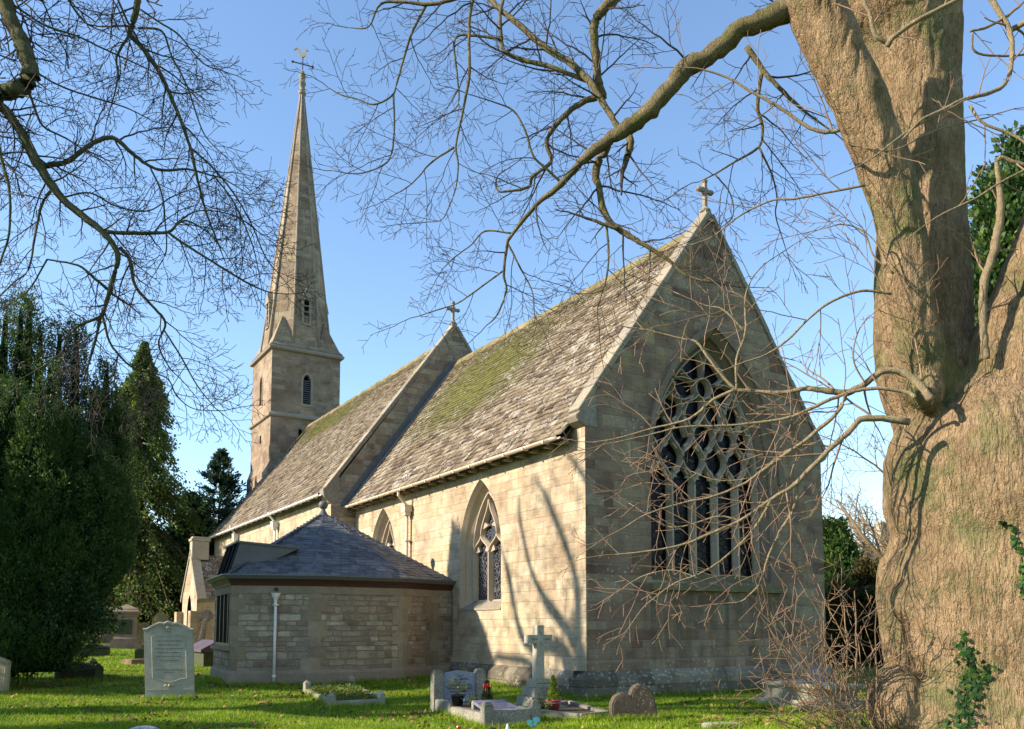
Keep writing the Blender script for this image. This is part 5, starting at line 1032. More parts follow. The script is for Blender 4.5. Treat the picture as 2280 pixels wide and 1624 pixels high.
# ---- traced limbs; each: (name/label, points, widths, depth0, depth1)
def limb(parent, label, pts, w, d0, d1, mat, sides=10, knob=.06):
    k = len(pts); D = np.linspace(d0, d1, k); P2, Wd = smooth_path([(u, v, d) for (u, v), d in zip(pts, D)], w, 5)
    P = np.array([at(u, v, d) for u, v, d in P2]); R = np.maximum(Wd/2*P2[:, 2]/FPX, .004); R = R*(1+np.array([rt.uniform(-knob, knob)*(1.8 if w[0] > 30 else 1) for _ in R])); P[1:-1] += np.array([[rt.gauss(0, 1) for _ in range(3)] for _ in P[1:-1]])*R[1:-1, None]*.10
    mb = MB(); mb.tube(P, R, sides); o = mb.build('limb', mat, parent, True)
    if label: o['label'] = label
    return o, P, R
RIGHT = [
 ([(1800, -10), (1750, 23), (1653, 67), (1590, 115), (1520, 163), (1460, 233), (1410, 277), (1370, 300), (1327, 333), (1293, 360), (1250, 410), (1193, 457), (1143, 520), (1130, 541), (1122, 608), (1127, 648), (1107, 701), (1080, 728)], [52, 50, 44, 42, 40, 38, 36, 30, 25, 17, 14, 10, 8, 7, 6, 5, 4, 2], 11.2, 12.6),
 ([(1352, 325), (1327, 377), (1333, 417), (1350, 483), (1377, 510), (1413, 533), (1427, 541), (1487, 578), (1520, 608), (1560, 625), (1595, 628)], [20, 18, 15, 15, 14, 12, 11, 8, 7, 5, 4], 12.2, 11.8),
 ([(1400, 300), (1402, 330), (1393, 360)], [18, 17, 13], 12.1, 11.9),
 ([(1380, 290), (1350, 240), (1310, 180), (1273, 143), (1210, 103), (1153, 53), (1120, 27), (1093, 0), (1060, -40)], [14, 14, 15, 15, 14, 13, 12, 12, 11], 12.1, 13.),
 ([(1343, 220), (1332, 180), (1327, 133), (1323, 57), (1343, 20), (1367, 0), (1400, -40)], [18, 20, 18, 20, 22, 22, 22], 12.5, 12.2),
 ([(1343, 213), (1293, 230), (1243, 273), (1217, 317), (1227, 360), (1187, 393), (1177, 417), (1127, 427), (1107, 423), (1108, 393), (1140, 370)], [14, 13, 12, 10, 9, 8, 7, 5, 4, 3, 2], 12.4, 12.8),
 ([(1307, 180), (1227, 150), (1160, 133), (1123, 113), (1115, 77), (1113, 33), (1120, 0)], [10, 10, 10, 9, 9, 8, 8], 12.4, 12.8),
 ([(1112, 88), (1060, 80), (1013, 87), (1018, 167), (1020, 233), (983, 262)], [6, 6, 5, 4, 3, 2], 12.6, 12.9),
 ([(1056, -20), (1053, 0), (1045, 50), (1045, 160), (1037, 217), (1023, 283), (1015, 327), (1020, 367), (1015, 417), (1000, 460), (983, 490), (950, 495)], [9, 8, 7, 7, 6, 5, 5, 4, 3, 3, 2, 2], 12., 12.5),
 ([(1012, 328), (960, 362), (933, 393), (907, 417), (873, 437)], [5, 4, 3, 3, 2], 12.3, 12.5),
 ([(1060, -20), (1012, -2), (957, 10), (900, 5), (847, 10), (820, 60), (775, 62)], [9, 8, 8, 7, 5, 3, 2], 12., 12.5),
 ([(950, 10), (920, 67), (903, 117), (883, 187), (873, 213), (833, 233), (793, 220), (760, 212), (730, 195)], [6, 6, 5, 4, 4, 4, 3, 3, 2], 12.2, 12.6),
 ([(876, 210), (878, 283), (868, 353), (827, 380), (787, 387), (740, 380)], [5, 4, 4, 3, 3, 2], 12.4, 12.6),
 ([(1253, 410), (1215, 375), (1187, 347), (1170, 293), (1143, 247), (1097, 227), (1050, 212)], [6, 6, 5, 5, 4, 3, 2], 12.4, 12.2),
 ([(1125, 600), (1070, 640), (1020, 675), (975, 690), (930, 705)], [4, 4, 3, 3, 2], 12.4, 12.6),
 ([(1130, 541), (1160, 600), (1185, 650), (1190, 700), (1200, 720)], [5, 4, 3, 3, 2], 12.4, 12.3),
 ([(1140, 520), (1080, 515), (1050, 545), (1010, 575), (985, 600)], [4, 4, 3, 3, 2], 12.4, 12.6),
 ([(1377, 510), (1345, 500), (1320, 490)], [9, 8, 7], 12., 12.), ([(1350, 500), (1355, 560), (1350, 620), (1330, 690), (1335, 740)], [6, 5, 4, 3, 2], 12., 12.3),
 ([(1663, 105), (1700, 157), (1737, 197), (1767, 227), (1803, 257), (1863, 300)], [14, 11, 9, 8, 5, 3], 11.8, 11.6),
 ([(1697, 157), (1687, 233), (1697, 283), (1690, 327), (1637, 360), (1593, 387), (1557, 405)], [9, 8, 7, 6, 5, 4, 2], 11.8, 12.2),
 ([(1690, 327), (1720, 393), (1730, 443), (1727, 480), (1745, 540)], [5, 4, 3, 3, 2], 12., 12.2),
 ([(1593, 390), (1625, 430), (1632, 480), (1600, 510), (1550, 530)], [4, 3, 3, 2, 2], 12.1, 12.4),
]
LOWER = [
 ([(2075, 890), (2050, 862), (2020, 835), (1970, 825), (1920, 858), (1880, 875), (1820, 868), (1793, 865), (1760, 872), (1720, 875), (1670, 870), (1637, 866), (1603, 831), (1573, 791), (1550, 761), (1520, 755), (1440, 735), (1370, 725)], [17, 17, 16, 15, 15, 15, 13, 11, 10, 10, 9, 8, 6, 6, 5, 4, 3, 2], 10.6, 11.6),
 ([(1637, 868), (1587, 891), (1553, 921), (1520, 938), (1450, 955), (1380, 975), (1320, 985)], [8, 7, 6, 5, 4, 3, 2], 11., 11.4),
 ([(2040, 885), (2015, 873), (1953, 865), (1903, 871), (1853, 888), (1803, 911), (1753, 931), (1687, 941), (1620, 948), (1520, 951), (1440, 970), (1370, 985)], [10, 9, 8, 8, 8, 8, 7, 6, 5, 4, 3, 2], 10.6, 11.3),
 ([(1886, 875), (1867, 915), (1820, 958), (1787, 985), (1753, 1008), (1707, 1041), (1660, 1075), (1590, 1105), (1520, 1120), (1440, 1145), (1390, 1175)], [9, 9, 9, 8, 8, 7, 6, 5, 4, 3, 2], 10.8, 11.2),
 ([(2025, 940), (1927, 931), (1887, 965), (1853, 995), (1813, 1035), (1767, 1081), (1720, 1110), (1653, 1156), (1587, 1186), (1520, 1213), (1440, 1228), (1370, 1235)], [16, 14, 13, 12, 11, 10, 8, 7, 6, 5, 4, 2], 10.7, 11.1),
 ([(1780, 1070), (1767, 1133), (1737, 1183), (1713, 1233), (1693, 1296), (1670, 1323), (1647, 1340), (1587, 1346)], [7, 7, 6, 5, 4, 4, 3, 2], 10.9, 11.),
 ([(1717, 1113), (1687, 1166), (1653, 1206), (1603, 1250), (1553, 1280), (1500, 1300), (1440, 1345)], [6, 6, 5, 4, 4, 3, 2], 10.9, 11.),
 ([(1870, 290), (1837, 295), (1793, 280), (1737, 240), (1670, 203), (1620, 173), (1553, 153), (1500, 150)], [9, 9, 8, 7, 6, 5, 3, 2], 10.7, 11.),
 ([(1985, 655), (1920, 648), (1853, 671), (1803, 708), (1753, 758), (1703, 791), (1653, 808), (1600, 830)], [6, 6, 6, 5, 5, 4, 3, 2], 10.7, 10.9),
 ([(1925, 413), (1853, 427), (1770, 443), (1720, 447), (1653, 477), (1587, 527), (1540, 545)], [6, 5, 5, 4, 4, 3, 2], 10.7, 11.2),
 ([(1990, 610), (1945, 570), (1925, 520), (1880, 500), (1830, 510)], [5, 4, 4, 3, 2], 10.8, 11.), ([(1650, 1160), (1600, 1150), (1530, 1170), (1480, 1170), (1400, 1120)], [4, 4, 3, 3, 2], 11., 11.3),
 ([(1853, 995), (1800, 990), (1740, 1010), (1680, 1060), (1600, 1070), (1540, 1050)], [5, 4, 4, 3, 3, 2], 10.9, 11.3), ([(1640, 870), (1640, 800), (1660, 740), (1660, 660), (1690, 600), (1760, 550)], [5, 5, 5, 4, 3, 2], 11.1, 11.2),
 ([(1930, 860), (1900, 800), (1915, 730), (1965, 680)], [4, 4, 3, 2], 10.8, 10.6), ([(1660, 740), (1610, 690), (1570, 680), (1500, 650)], [5, 4, 3, 2], 11.2, 11.4), ([(1560, 1290), (1500, 1270), (1440, 1280), (1400, 1300)], [3, 3, 3, 2], 11.2, 11.4),
]
UPR = [
 ([(2195, 800), (2192, 760), (2188, 700), (2193, 625), (2217, 541), (2228, 470), (2224, 410), (2222, 353), (2260, 362), (2320, 380)], [17, 17, 17, 18, 19, 17, 12, 9, 9, 9], 10.8, 10.6),
 ([(1975, 105), (1993, 80), (2053, 40), (2130, 0), (2180, -30)], [13, 10, 10, 9, 9], 10.6, 10.3), ([(1985, 100), (1950, 80), (1937, 33), (1923, 0), (1915, -30)], [10, 10, 9, 9, 9], 10.6, 10.6),
 ([(2010, 310), (2053, 267), (2100, 245), (2143, 223), (2203, 207), (2237, 187), (2253, 133), (2247, 67), (2207, 0), (2190, -30)], [4, 6, 8, 8, 9, 9, 10, 11, 12, 12], 9.6, 10.2),
 ([(2160, 235), (2187, 273), (2253, 300), (2300, 330)], [7, 6, 6, 6], 9.8, 9.6), ([(2010, 540), (2087, 483), (2170, 443), (2230, 405), (2320, 360)], [2, 3, 4, 4, 5], 9.2, 9.),
 ([(1920, 330), (1990, 335), (2060, 300), (2120, 280), (2200, 262)], [2, 3, 4, 3, 3], 9.6, 9.8), ([(1840, 400), (1930, 360), (2010, 300), (2060, 270)], [2, 3, 4, 5], 9.5, 9.7),
 ([(2247, 70), (2300, 40)], [12, 12], 10.2, 10.), ([(2160, 70), (2200, 60), (2245, 35)], [5, 6, 7], 10., 10.1), ([(2165, 75), (2170, 115), (2230, 125), (2300, 120)], [5, 5, 5, 5], 10., 10.1),
]
cfgR = dict(ang=(28, 54), seg=[.22, .13, .08, .06], zig=.16, wand=.15, lift=[.01, -.01, -.01, 0], rmin=.0036, max=3, nch=[4.2, 6.0, 7., 0], ratio=(.4, .7), face=F2)
cfgL = dict(cfgR, rmin=.0044, nch=[4.6, 7.0, 8., 0], lift=[-.02, -.02, -.01, 0])
def sprout(P, R, cfg, out, dens, lmin, lmax, buds=None, t0=.08):
    seg = np.linalg.norm(np.diff(P, axis=0), axis=1); cum = np.concatenate([[0], np.cumsum(seg)]); Lt = cum[-1]; n = int(Lt*dens)+1; side = 1
    for k in range(n):
        s = Lt*(t0+(1-t0)*(k+rt.random())/n); i = min(int(np.searchsorted(cum, s))-1, len(seg)-1); i = max(i, 0); q = P[i]+(P[i+1]-P[i])*((s-cum[i])/(seg[i]+1e-9)); td = unit(P[i+1]-P[i]); side = -side
        sd_ = unit(np.cross(td, unit(cfg['face']+rvec()*.6)))*side; an = R_(rt.uniform(35, 70)); L0 = rt.uniform(lmin, lmax)*(1.1-.5*s/Lt)
        grow(out, q, td*math.cos(an)+sd_*math.sin(an), L0, min(max(R[i]*.5, cfg['rmin']*1.3), .016), 1, cfg, buds)
    # continuation of the tip
    grow(out, P[-1], P[-1]-P[-3], rt.uniform(.5, .9), max(R[-1], .005), 1, cfg, buds)
def tree_set(root, limbs, matl, cfg, dens, lmin, lmax, twigmat, buds=None, sub=True, sides=9):
    for pts, w, d0, d1 in limbs:
        o, P, R = limb(root, None, pts, w, d0, d1, matl, sides); out = {0: [], 1: [], 2: []}
        n_ = dens*(.35 if w[0] > 30 else 1.)
        sprout(P, R, cfg, out, n_, lmin, lmax, buds, .03)
        V1, F1 = tubes_np(out[1], 5); V2, F2_ = tubes_np(out[2], 3); me = np_mesh('twigs', np.concatenate([V1, V2]), np.concatenate([F1, F2_+len(V1)])); t_o = link('twigs', me, twigmat, o, False)
tree_set(lime, RIGHT, m_bark2, cfgR, 3.1, .55, 1.35, m_twigD)
bl = []
cfgW = dict(cfgR, zig=.10, wand=.13, nch=[3.0, 3.6, 3.6, 0], rmin=.0042, ang=(22, 46), ratio=(.42, .8))
tree_set(lime, LOWER, m_barkW, cfgW, 1.9, .7, 1.5, m_twigR, bl)
tree_set(lime, UPR, m_barkW, dict(cfgW, nch=[2.5, 3.2, 3, 0]), 1.3, .35, .8, m_twigR, bl)
B_ = np.array(bl); B_ = B_[np.random.default_rng(1).random(len(B_)) < .25]
def blobs(name, P, r, mat, par):
    o6 = np.array([(1, 0, 0), (-1, 0, 0), (0, 1, 0), (0, -1, 0), (0, 0, 1.8), (0, 0, -1.8)])*r; F = np.array([(0, 2, 4), (2, 1, 4), (1, 3, 4), (3, 0, 4), (2, 0, 5), (1, 2, 5), (3, 1, 5), (0, 3, 5)])
    V = (P[:, None, :]+o6[None]).reshape(-1, 3); FF = (F[None]+np.arange(len(P))[:, None, None]*6).reshape(-1, 3); o = link(name, np_mesh(name, V, FF), mat, par); o['kind'] = 'stuff'; return o
blobs('buds', B_, .0065, m_bud, lime)
# overhead canopy filler of lime (between traced limbs, upper middle)
# ---- left tree
LEFT = [
 ([(5, -30), (18, 30), (30, 60), (50, 100), (64, 145), (66, 170), (55, 190), (32, 202), (0, 206), (-50, 205)], [30, 32, 33, 35, 35, 36, 37, 37, 36, 36], 13.4, 13.2),
 ([(-60, 190), (-10, 225), (40, 283), (83, 363), (140, 443), (200, 493), (243, 533), (263, 571), (253, 615), (233, 688), (223, 708), (213, 758), (190, 835)], [24, 22, 20, 22, 16, 15, 13, 12, 11, 9, 7, 5, 3], 13.2, 13.8),
 ([(95, 370), (150, 360), (200, 323), (250, 307), (293, 340), (333, 370), (367, 380), (417, 377), (467, 390), (500, 400), (550, 430)], [13, 11, 10, 10, 9, 7, 6, 5, 4, 3, 2], 13.5, 14.),
 ([(232, 517), (300, 520), (373, 517), (397, 497), (420, 493), (465, 520), (500, 560)], [9, 9, 7, 5, 4, 3, 2], 13.7, 14.),
 ([(373, 517), (407, 541), (460, 575), (513, 608), (560, 635), (600, 651), (640, 655)], [6, 6, 5, 5, 4, 3, 2], 13.8, 14.3),
 ([(312, -30), (307, 0), (297, 50), (290, 77), (317, 107), (353, 157), (377, 207), (400, 263), (423, 327), (440, 400), (457, 467), (477, 520), (500, 580)], [15, 14, 13, 12, 11, 10, 9, 8, 7, 6, 5, 4, 2], 13.6, 14.2),
 ([(286, 80), (260, 127), (263, 167), (253, 217), (240, 260)], [6, 5, 4, 3, 2], 13.7, 13.9),
 ([(307, 63), (360, 70), (383, 127), (417, 193), (450, 290), (480, 330)], [5, 5, 4, 4, 3, 2], 13.7, 14.), ([(263, 0), (280, 40), (290, 60)], [5, 5, 4], 13.7, 13.8), ([(310, 20), (355, 50), (400, 80), (450, 140), (500, 160)], [4, 4, 4, 3, 2], 13.8, 14.2),
 ([(267, 551), (290, 581), (300, 635), (333, 675), (363, 708), (367, 728), (353, 768), (377, 818), (403, 845)], [9, 8, 7, 6, 6, 5, 4, 3, 2], 13.8, 14.2), ([(365, 735), (400, 790), (440, 860), (480, 910)], [4, 4, 3, 2], 14., 14.3),
 ([(228, 700), (243, 758), (263, 788), (300, 821), (370, 841), (393, 881), (433, 911), (500, 915)], [6, 5, 5, 4, 3, 3, 2, 2], 13.8, 14.2),
 ([(226, 705), (167, 731), (143, 775), (123, 798), (80, 825), (35, 850)], [7, 6, 5, 5, 3, 2], 13.7, 13.5), ([(225, 715), (205, 780), (195, 830), (200, 910)], [4, 4, 3, 2], 13.8, 13.9), ([(263, 790), (255, 850), (270, 890)], [3, 3, 2], 13.9, 13.9),
 ([(115, 423), (93, 457), (77, 533), (63, 601), (30, 630), (-5, 665)], [7, 6, 5, 4, 3, 3], 13.6, 13.5), ([(105, 578), (173, 591), (210, 620), (240, 645)], [4, 5, 6, 7], 13.6, 13.8), ([(105, 578), (60, 650), (0, 690)], [4, 3, 2], 13.6, 13.5),
 ([(33, 13), (100, 57), (170, 80), (233, 110), (320, 150), (400, 190)], [5, 5, 4, 4, 3, 2], 13.4, 14.), ([(63, 150), (130, 190), (200, 215), (280, 240), (340, 270)], [5, 4, 4, 3, 2], 13.5, 14.), ([(45, 165), (70, 220), (95, 280), (150, 310), (210, 350)], [7, 6, 5, 4, 3], 13.3, 13.8),
 ([(140, 440), (200, 430), (260, 460), (330, 470), (380, 440), (430, 420)], [4, 4, 4, 3, 3, 2], 13.6, 14.), ([(-10, 240), (0, 340), (20, 420), (20, 520), (-5, 600)], [8, 7, 6, 5, 4], 13.2, 13.2), ([(333, 370), (360, 430), (368, 500), (370, 560), (350, 600)], [4, 4, 3, 3, 2], 13.9, 14.), ([(-20, 345), (60, 340), (110, 370)], [4, 4, 4], 13.3, 13.4), ([(390, 500), (440, 470), (520, 480), (580, 520)], [4, 3, 3, 2], 14., 14.3),
 ([(425, 330), (470, 370), (520, 430), (560, 500), (590, 570), (620, 610)], [5, 4, 4, 3, 3, 2], 14.1, 14.4), ([(475, 390), (520, 450), (560, 540), (575, 600)], [4, 4, 3, 2], 14., 14.3), ([(140, -20), (165, 20), (190, 50), (215, 65)], [5, 5, 4, 3], 13.8, 13.9), ([(-10, 120), (40, 130), (20, 40), (60, 0)], [4, 4, 3, 3], 13.2, 13.4),
]
ltp = np.array([-18.0, 4.6, 0.]); lt = thing('left_lime_tree', ltp, 'bare lime tree whose dark drooping branches hang into the left of the sky', 'tree')
tree_set(lt, LEFT, m_bark3, cfgL, 4.0, .5, 1.25, m_twigD, None, sides=8)
# its trunk and inner limbs stand outside the frame on the left
mb = MB(); mb.tube([ltp+[0, 0, -.1], ltp+[0, 0, 1.2], ltp+[.1, .1, 4], ltp+[.3, .2, 7]], [.85, .6, .52, .45], 18); mb.build('trunk', m_bark3, lt, True)
e1 = at(-50, 205, 13.2); e2 = at(-60, 190, 13.2); e3 = at(312, -30, 13.6); e4 = at(5, -30, 13.4)
for e, r0, r1 in ((e1, .32, .13), (e2, .2, .09), (e3, .2, .055), (e4, .25, .11), (ltp+[-3, 4, 11], .3, .08), (ltp+[1.5, 3.5, 13], .3, .07), (ltp+[2, 1., 14], .3, .08), (ltp+[0, 2.5, 11.5], .3, .12), (ltp+[.5, 4.5, 12.5], .3, .1), (ltp+[-1, 5.5, 11], .28, .1), (ltp+[1, 1.5, 10], .28, .1), (ltp+[-1, 3.2, 15], .28, .1), (ltp+[.5, 3.5, 9.5], .25, .1), (ltp+[-4, -2, 10], .3, .08)):
    s = ltp+[.2, .1, 5.5]; m_ = (s+e)/2+np.array([0, 0, 1.])-Rt*(2.2 if e is e3 or e is e4 else 0)+Up*(1.5 if e is e3 or e is e4 else 0); jt = lambda k_: np.array([rt.uniform(-1, 1), rt.uniform(-1, 1), rt.uniform(-.6, .6)])*k_; P, R = smooth_path([s, s+(m_-s)*.35+jt(.4), s+(m_-s)*.7+jt(.6), m_+jt(.5), (m_+e)/2+jt(.7), e], [r0, r0*.85, r0*.72, (r0+r1)/2, r1*1.2, r1], 5); mb = MB(); mb.tube(P, R, 9); o = mb.build('limb', m_bark3, lt, True)
    out = {0: [], 1: [], 2: []}; sprout(P, R, dict(cfgL, nch=[2, 2.5, 2, 0], rmin=.012), out, 2.6, 1., 2.4, None, .3); V1, F1 = tubes_np(out[1]+out[2], 3); link('twigs', np_mesh('twigs', V1, F1), m_twigD, o)
# --- PART4 ---
# ------------------------------------------------------------------ evergreens, shrubs, distant things
def foliage(P, D, s, rg, asp=.35):           # leaf quads at P pointing along D
    n = len(P); D = D/(np.linalg.norm(D, axis=1)[:, None]+1e-9); r = np.cross(D, rg.normal(0, 1, (n, 3))); r /= np.linalg.norm(r, axis=1)[:, None]+1e-9; k = (s*(.6+.8*rg.random(n)))[:, None]
    V = np.stack([P, P+D*k*.5+r*k*asp, P+D*k, P+D*k*.5-r*k*asp], 1).reshape(-1, 3); return V
m_yew = mat_leaf('yew_needles', [(0., (.014, .040, .010)), (.5, (.042, .092, .020)), (.85, (.085, .145, .028)), (1., (.14, .19, .04))], .5, .3)
m_cyp = mat_leaf('cypress_spray', [(0., (.05, .085, .016)), (.5, (.12, .17, .032)), (.85, (.20, .25, .05)), (1., (.25, .25, .07))], .6, .2)
m_pine = mat_leaf('blue_green_needles', [(0., (.014, .036, .022)), (.6, (.04, .08, .046)), (1., (.08, .12, .06))], .6, .2)
m_olive = mat_leaf('olive_foliage', [(0., (.05, .06, .01)), (.6, (.12, .13, .022)), (1., (.20, .20, .04))], .6, .2)
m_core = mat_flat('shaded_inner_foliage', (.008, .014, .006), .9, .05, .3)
m_trunkd = mat_bark('evergreen_bark', (.09, .06, .04), (.15, .10, .065), (.08, .08, .03), 2., .02)
def spindle(c, h, r, z0=.3, taper=.5, rg=None, nt=900, nl=13, tuft=.24, out=None, lumps=5., core=True, up=1.4):
    t = 1-rg.random(nt)**(.85); a = rg.uniform(0, 2*math.pi, nt); z = z0+t*(h-z0)
    prof = r*np.minimum(1, ((1-t)/taper)**.62)*(np.minimum(1, .55+t*3)); prof *= 1+.22*np.sin(a*3+z*lumps*.3)+.16*np.sin(z*lumps+a*2)+rg.normal(0, .10, nt)
    P = np.stack([c[0]+prof*np.cos(a), c[1]+prof*np.sin(a), c[2]+z], 1); O = np.stack([np.cos(a), np.sin(a), np.full(nt, up)], 1)
    Q = np.repeat(P, nl, 0); OO = np.repeat(O, nl, 0); k = rg.random((len(Q), 1)); Q = Q+OO*k*tuft+rg.normal(0, 1, Q.shape)*tuft*(.34-.2*k); DD = OO+rg.normal(0, .7, Q.shape)
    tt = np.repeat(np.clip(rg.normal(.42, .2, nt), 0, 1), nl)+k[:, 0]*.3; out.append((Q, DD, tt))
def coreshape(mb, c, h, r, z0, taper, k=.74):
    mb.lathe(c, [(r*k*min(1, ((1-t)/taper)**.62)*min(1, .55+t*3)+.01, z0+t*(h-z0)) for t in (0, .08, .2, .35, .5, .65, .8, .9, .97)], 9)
def evergreen(name, label, cols, mat, rg, leaf=.09, cat='tree', asp=.3, grp=None, trunk=True, **kw):
    c0 = np.array(cols[0][0], float); root = thing(name, c0, label, cat, grp); out = []; mb = MB(); tk = MB()
    for c, h, r, z0, tp, nt in cols:
        spindle(c, h, r, z0, tp, rg, nt, out=out, **kw); coreshape(mb, c, h, r, z0, tp)
        if trunk or len(tk.v) == 0: tk.tube([np.array(c)-[0, 0, .2], np.array(c)+[0, 0, max(z0+.8, h*.4)]], [max(.06, r*.14), .05], 8)
    Q = np.concatenate([o[0] for o in out]); DD = np.concatenate([o[1] for o in out]); T = np.concatenate([o[2] for o in out])
    V = foliage(Q, DD, leaf, rg, asp); o = link('foliage', np_mesh('foliage', V, np.arange(len(V)).reshape(-1, 4), np.clip(T, 0, 1)), mat, root)
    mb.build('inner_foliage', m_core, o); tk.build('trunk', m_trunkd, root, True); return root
def colm(u, vtop, D, r, z0=.3, tp=.5, nt=900):
    p = at(u, vtop, D); g = float(gz(p[0], p[1])); return ((p[0], p[1], g), p[2]-g, r, z0, tp, nt)
rg = np.random.default_rng(5)
yl = [colm(14, 676, 22.4, 0.25, 0.35, .5, 720), colm(48, 664, 22.0, 0.25, 0.35, .5, 720), colm(68, 656, 22.4, 0.25, 0.35, .45, 800), colm(92, 716, 22.0, 0.25, 0.35, .5, 560), colm(112, 800, 21.6, 0.27, 0.35, .5, 560), colm(134, 722, 22.3, 0.25, 0.35, .5, 720), colm(172, 720, 22.6, 0.25, 1.2, .5, 880),
      colm(206, 860, 22.3, 0.27, 2.2, .5, 640), colm(238, 812, 22.8, 0.27, 3.0, .5, 720), colm(262, 905, 22.8, 0.27, 3.5, .5, 640), colm(30, 860, 21.2, 0.8, 0.35, .6, 1400), colm(90, 900, 20.9, 0.9, 0.35, .6, 1700), colm(150, 930, 21.2, 0.85, 1.3, .6, 1600), colm(205, 1000, 21.4, 0.8, 2.2, .6, 1500), colm(242, 1060, 21.8, 0.55, 3.2, .6, 900),
      colm(-30, 720, 22., 0.6, 0.35, .5, 700), colm(-30, 950, 21., 1.0, 0.35, .6, 900), colm(60, 1080, 20.4, 0.95, 0.35, .8, 1700), colm(125, 1130, 20.6, 0.8, 0.35, .8, 1400), colm(10, 1180, 20.0, 0.9, 0.25, .9, 1400)]
yew = evergreen('yew_tree', 'dark many stemmed yew with upright pointed tops filling the left edge', yl, m_yew, rg, .066, nl=20, tuft=.19, trunk=False, asp=.22)
# low drooping boughs of the yew
out = []; brs = []
for i in range(150):
    a0 = at(rt.uniform(-10, 160), rt.uniform(1190, 1330), rt.uniform(20.2, 21.6)); dd_ = unit(Rt*rt.uniform(.1, 1.)-Fh*rt.uniform(-.2, .6)+np.array([0, 0, -.25-rt.random()*.5])); l = rt.uniform(.7, 1.5)
    P = np.array([a0+dd_*l*t+np.array([0, 0, -.28*t*t*l]) for t in np.linspace(0, 1, 7)]); P[:, 2] = np.maximum(P[:, 2], .35); brs.append((P, np.linspace(.014, .004, 7))); Q = np.repeat(P, 34, 0)+rg.normal(0, .085, (7*34, 3)); out.append((Q, np.tile(dd_, (len(Q), 1))+rg.normal(0, .8, Q.shape)))
Q = np.concatenate([o[0] for o in out]); DD = np.concatenate([o[1] for o in out]); V = foliage(Q, DD, .085, rg, .3)
o = link('bough_foliage', np_mesh('bough_foliage', V, np.arange(len(V)).reshape(-1, 4), np.clip(rg.normal(.4, .25, len(V)//4), 0, 1)), m_yew, yew); Vb, Fb = tubes_np(brs, 4); link('boughs', np_mesh('boughs', Vb, Fb), m_trunkd, yew)
# more yews outside the frame on the left (they shade the vestry and lawn)
evergreen('yew_tree', 'broad dark yew standing just outside the left edge, shading the lawn', [((-13.2, 9.3, .2), 7.2, 1.2, .3, .6, 1500), ((-14.5, 8.2, .15), 6.6, 1.1, .3, .6, 1500), ((-12.6, 10.8, .2), 8.4, 1.1, .3, .6, 1500)], m_yew, rg, .12, nl=8)
evergreen('yew_tree', 'rounded yew well outside the left edge beyond the bare lime', [((-22.5, 3.4, 0), 7.6, 1.3, .3, .7, 1800), ((-23.5, 1.6, 0), 8.0, 1.4, .3, .7, 1800), ((-25.5, -.5, 0), 8.4, 1.4, .3, .7, 1500)], m_yew, rg, .14, nl=7)
# cypress with drooping sprays
def conifer(name, label, base, h, r, mat, rg, nb=260, droop=.35, leaf=.13, nl=60, gap=0., z0=.08, asp=.35, upturn=0.):
    root = thing(name, base, label, 'tree'); base = np.array(base, float); tk = MB(); tk.tube([base-[0, 0, .2], base+[0, 0, h*.98]], [max(.12, h*.013), .02], 8); tk.build('trunk', m_trunkd, root, True); QQ, DD, TT, br = [], [], [], []
    for i in range(nb):
        t = z0+(1-z0)*rg.random()**.85; a = rg.uniform(0, 6.2832); L_ = r*(1-t)**.8*(.5+.65*rg.random())*(1+.15*math.sin(t*23)); L_ = max(L_, .08); s = np.linspace(0, 1, 8)
        P = base+np.stack([np.cos(a)*L_*s, np.sin(a)*L_*s, t*h-droop*L_*s**1.4+upturn*L_*s**3], 1); br.append((P, np.linspace(.03, .006, 8)*(.4+L_/3)))
        q = P[rg.integers(2, 8, nl)]+rg.normal(0, 1, (nl, 3))*np.array([.16, .16, .13])*(.22+.30*L_); q[:, 2] -= rg.random(nl)*.22*droop*2; QQ.append(q); d = np.array([np.cos(a), np.sin(a), -droop*1.5+upturn*2]); DD.append(np.tile(d, (nl, 1))+rg.normal(0, .6, (nl, 3))); TT.append(np.clip(rg.normal(.45, .1)+rg.normal(0, .15, nl), 0, 1))
    V = foliage(np.concatenate(QQ), np.concatenate(DD), leaf, rg, asp); o = link('foliage', np_mesh('foliage', V, np.arange(len(V)).reshape(-1, 4), np.concatenate(TT)), mat, root); Vb, Fb = tubes_np(br, 4); link('branches', np_mesh('branches', Vb, Fb), m_trunkd, root); return root
p = behind(322, 765, 47); h_c = at(322, 760, 47)[2]-p[2]
conifer('cypress_tree', 'olive green cypress with drooping sprays between the yew and the spire', p, h_c, 5.8, m_cyp, rg, 430, .8, .14, 190, z0=.1)
p = behind(262, 900, 49); conifer('cypress_tree', 'shorter cypress half hidden behind the yew tops', p, at(262, 900, 49)[2]-p[2], 3., m_cyp, rg, 380, .6, .16, 110, z0=.1)
p = behind(492, 1003, 52); conifer('pine_tree', 'dark blue green pine with spiky crown behind the nave roof', p, at(492, 1003, 52)[2]-p[2], 4.4, m_pine, rg, 300, .1, .26, 44, upturn=.45, z0=.1, asp=.18)
p = behind(425, 1110, 50); conifer('pine_tree', 'lower dark pine between the cypress and the porch', p, at(425, 1100, 50)[2]-p[2], 3.6, m_pine, rg, 360, .2, .30, 60, upturn=.3, z0=.02, asp=.2)
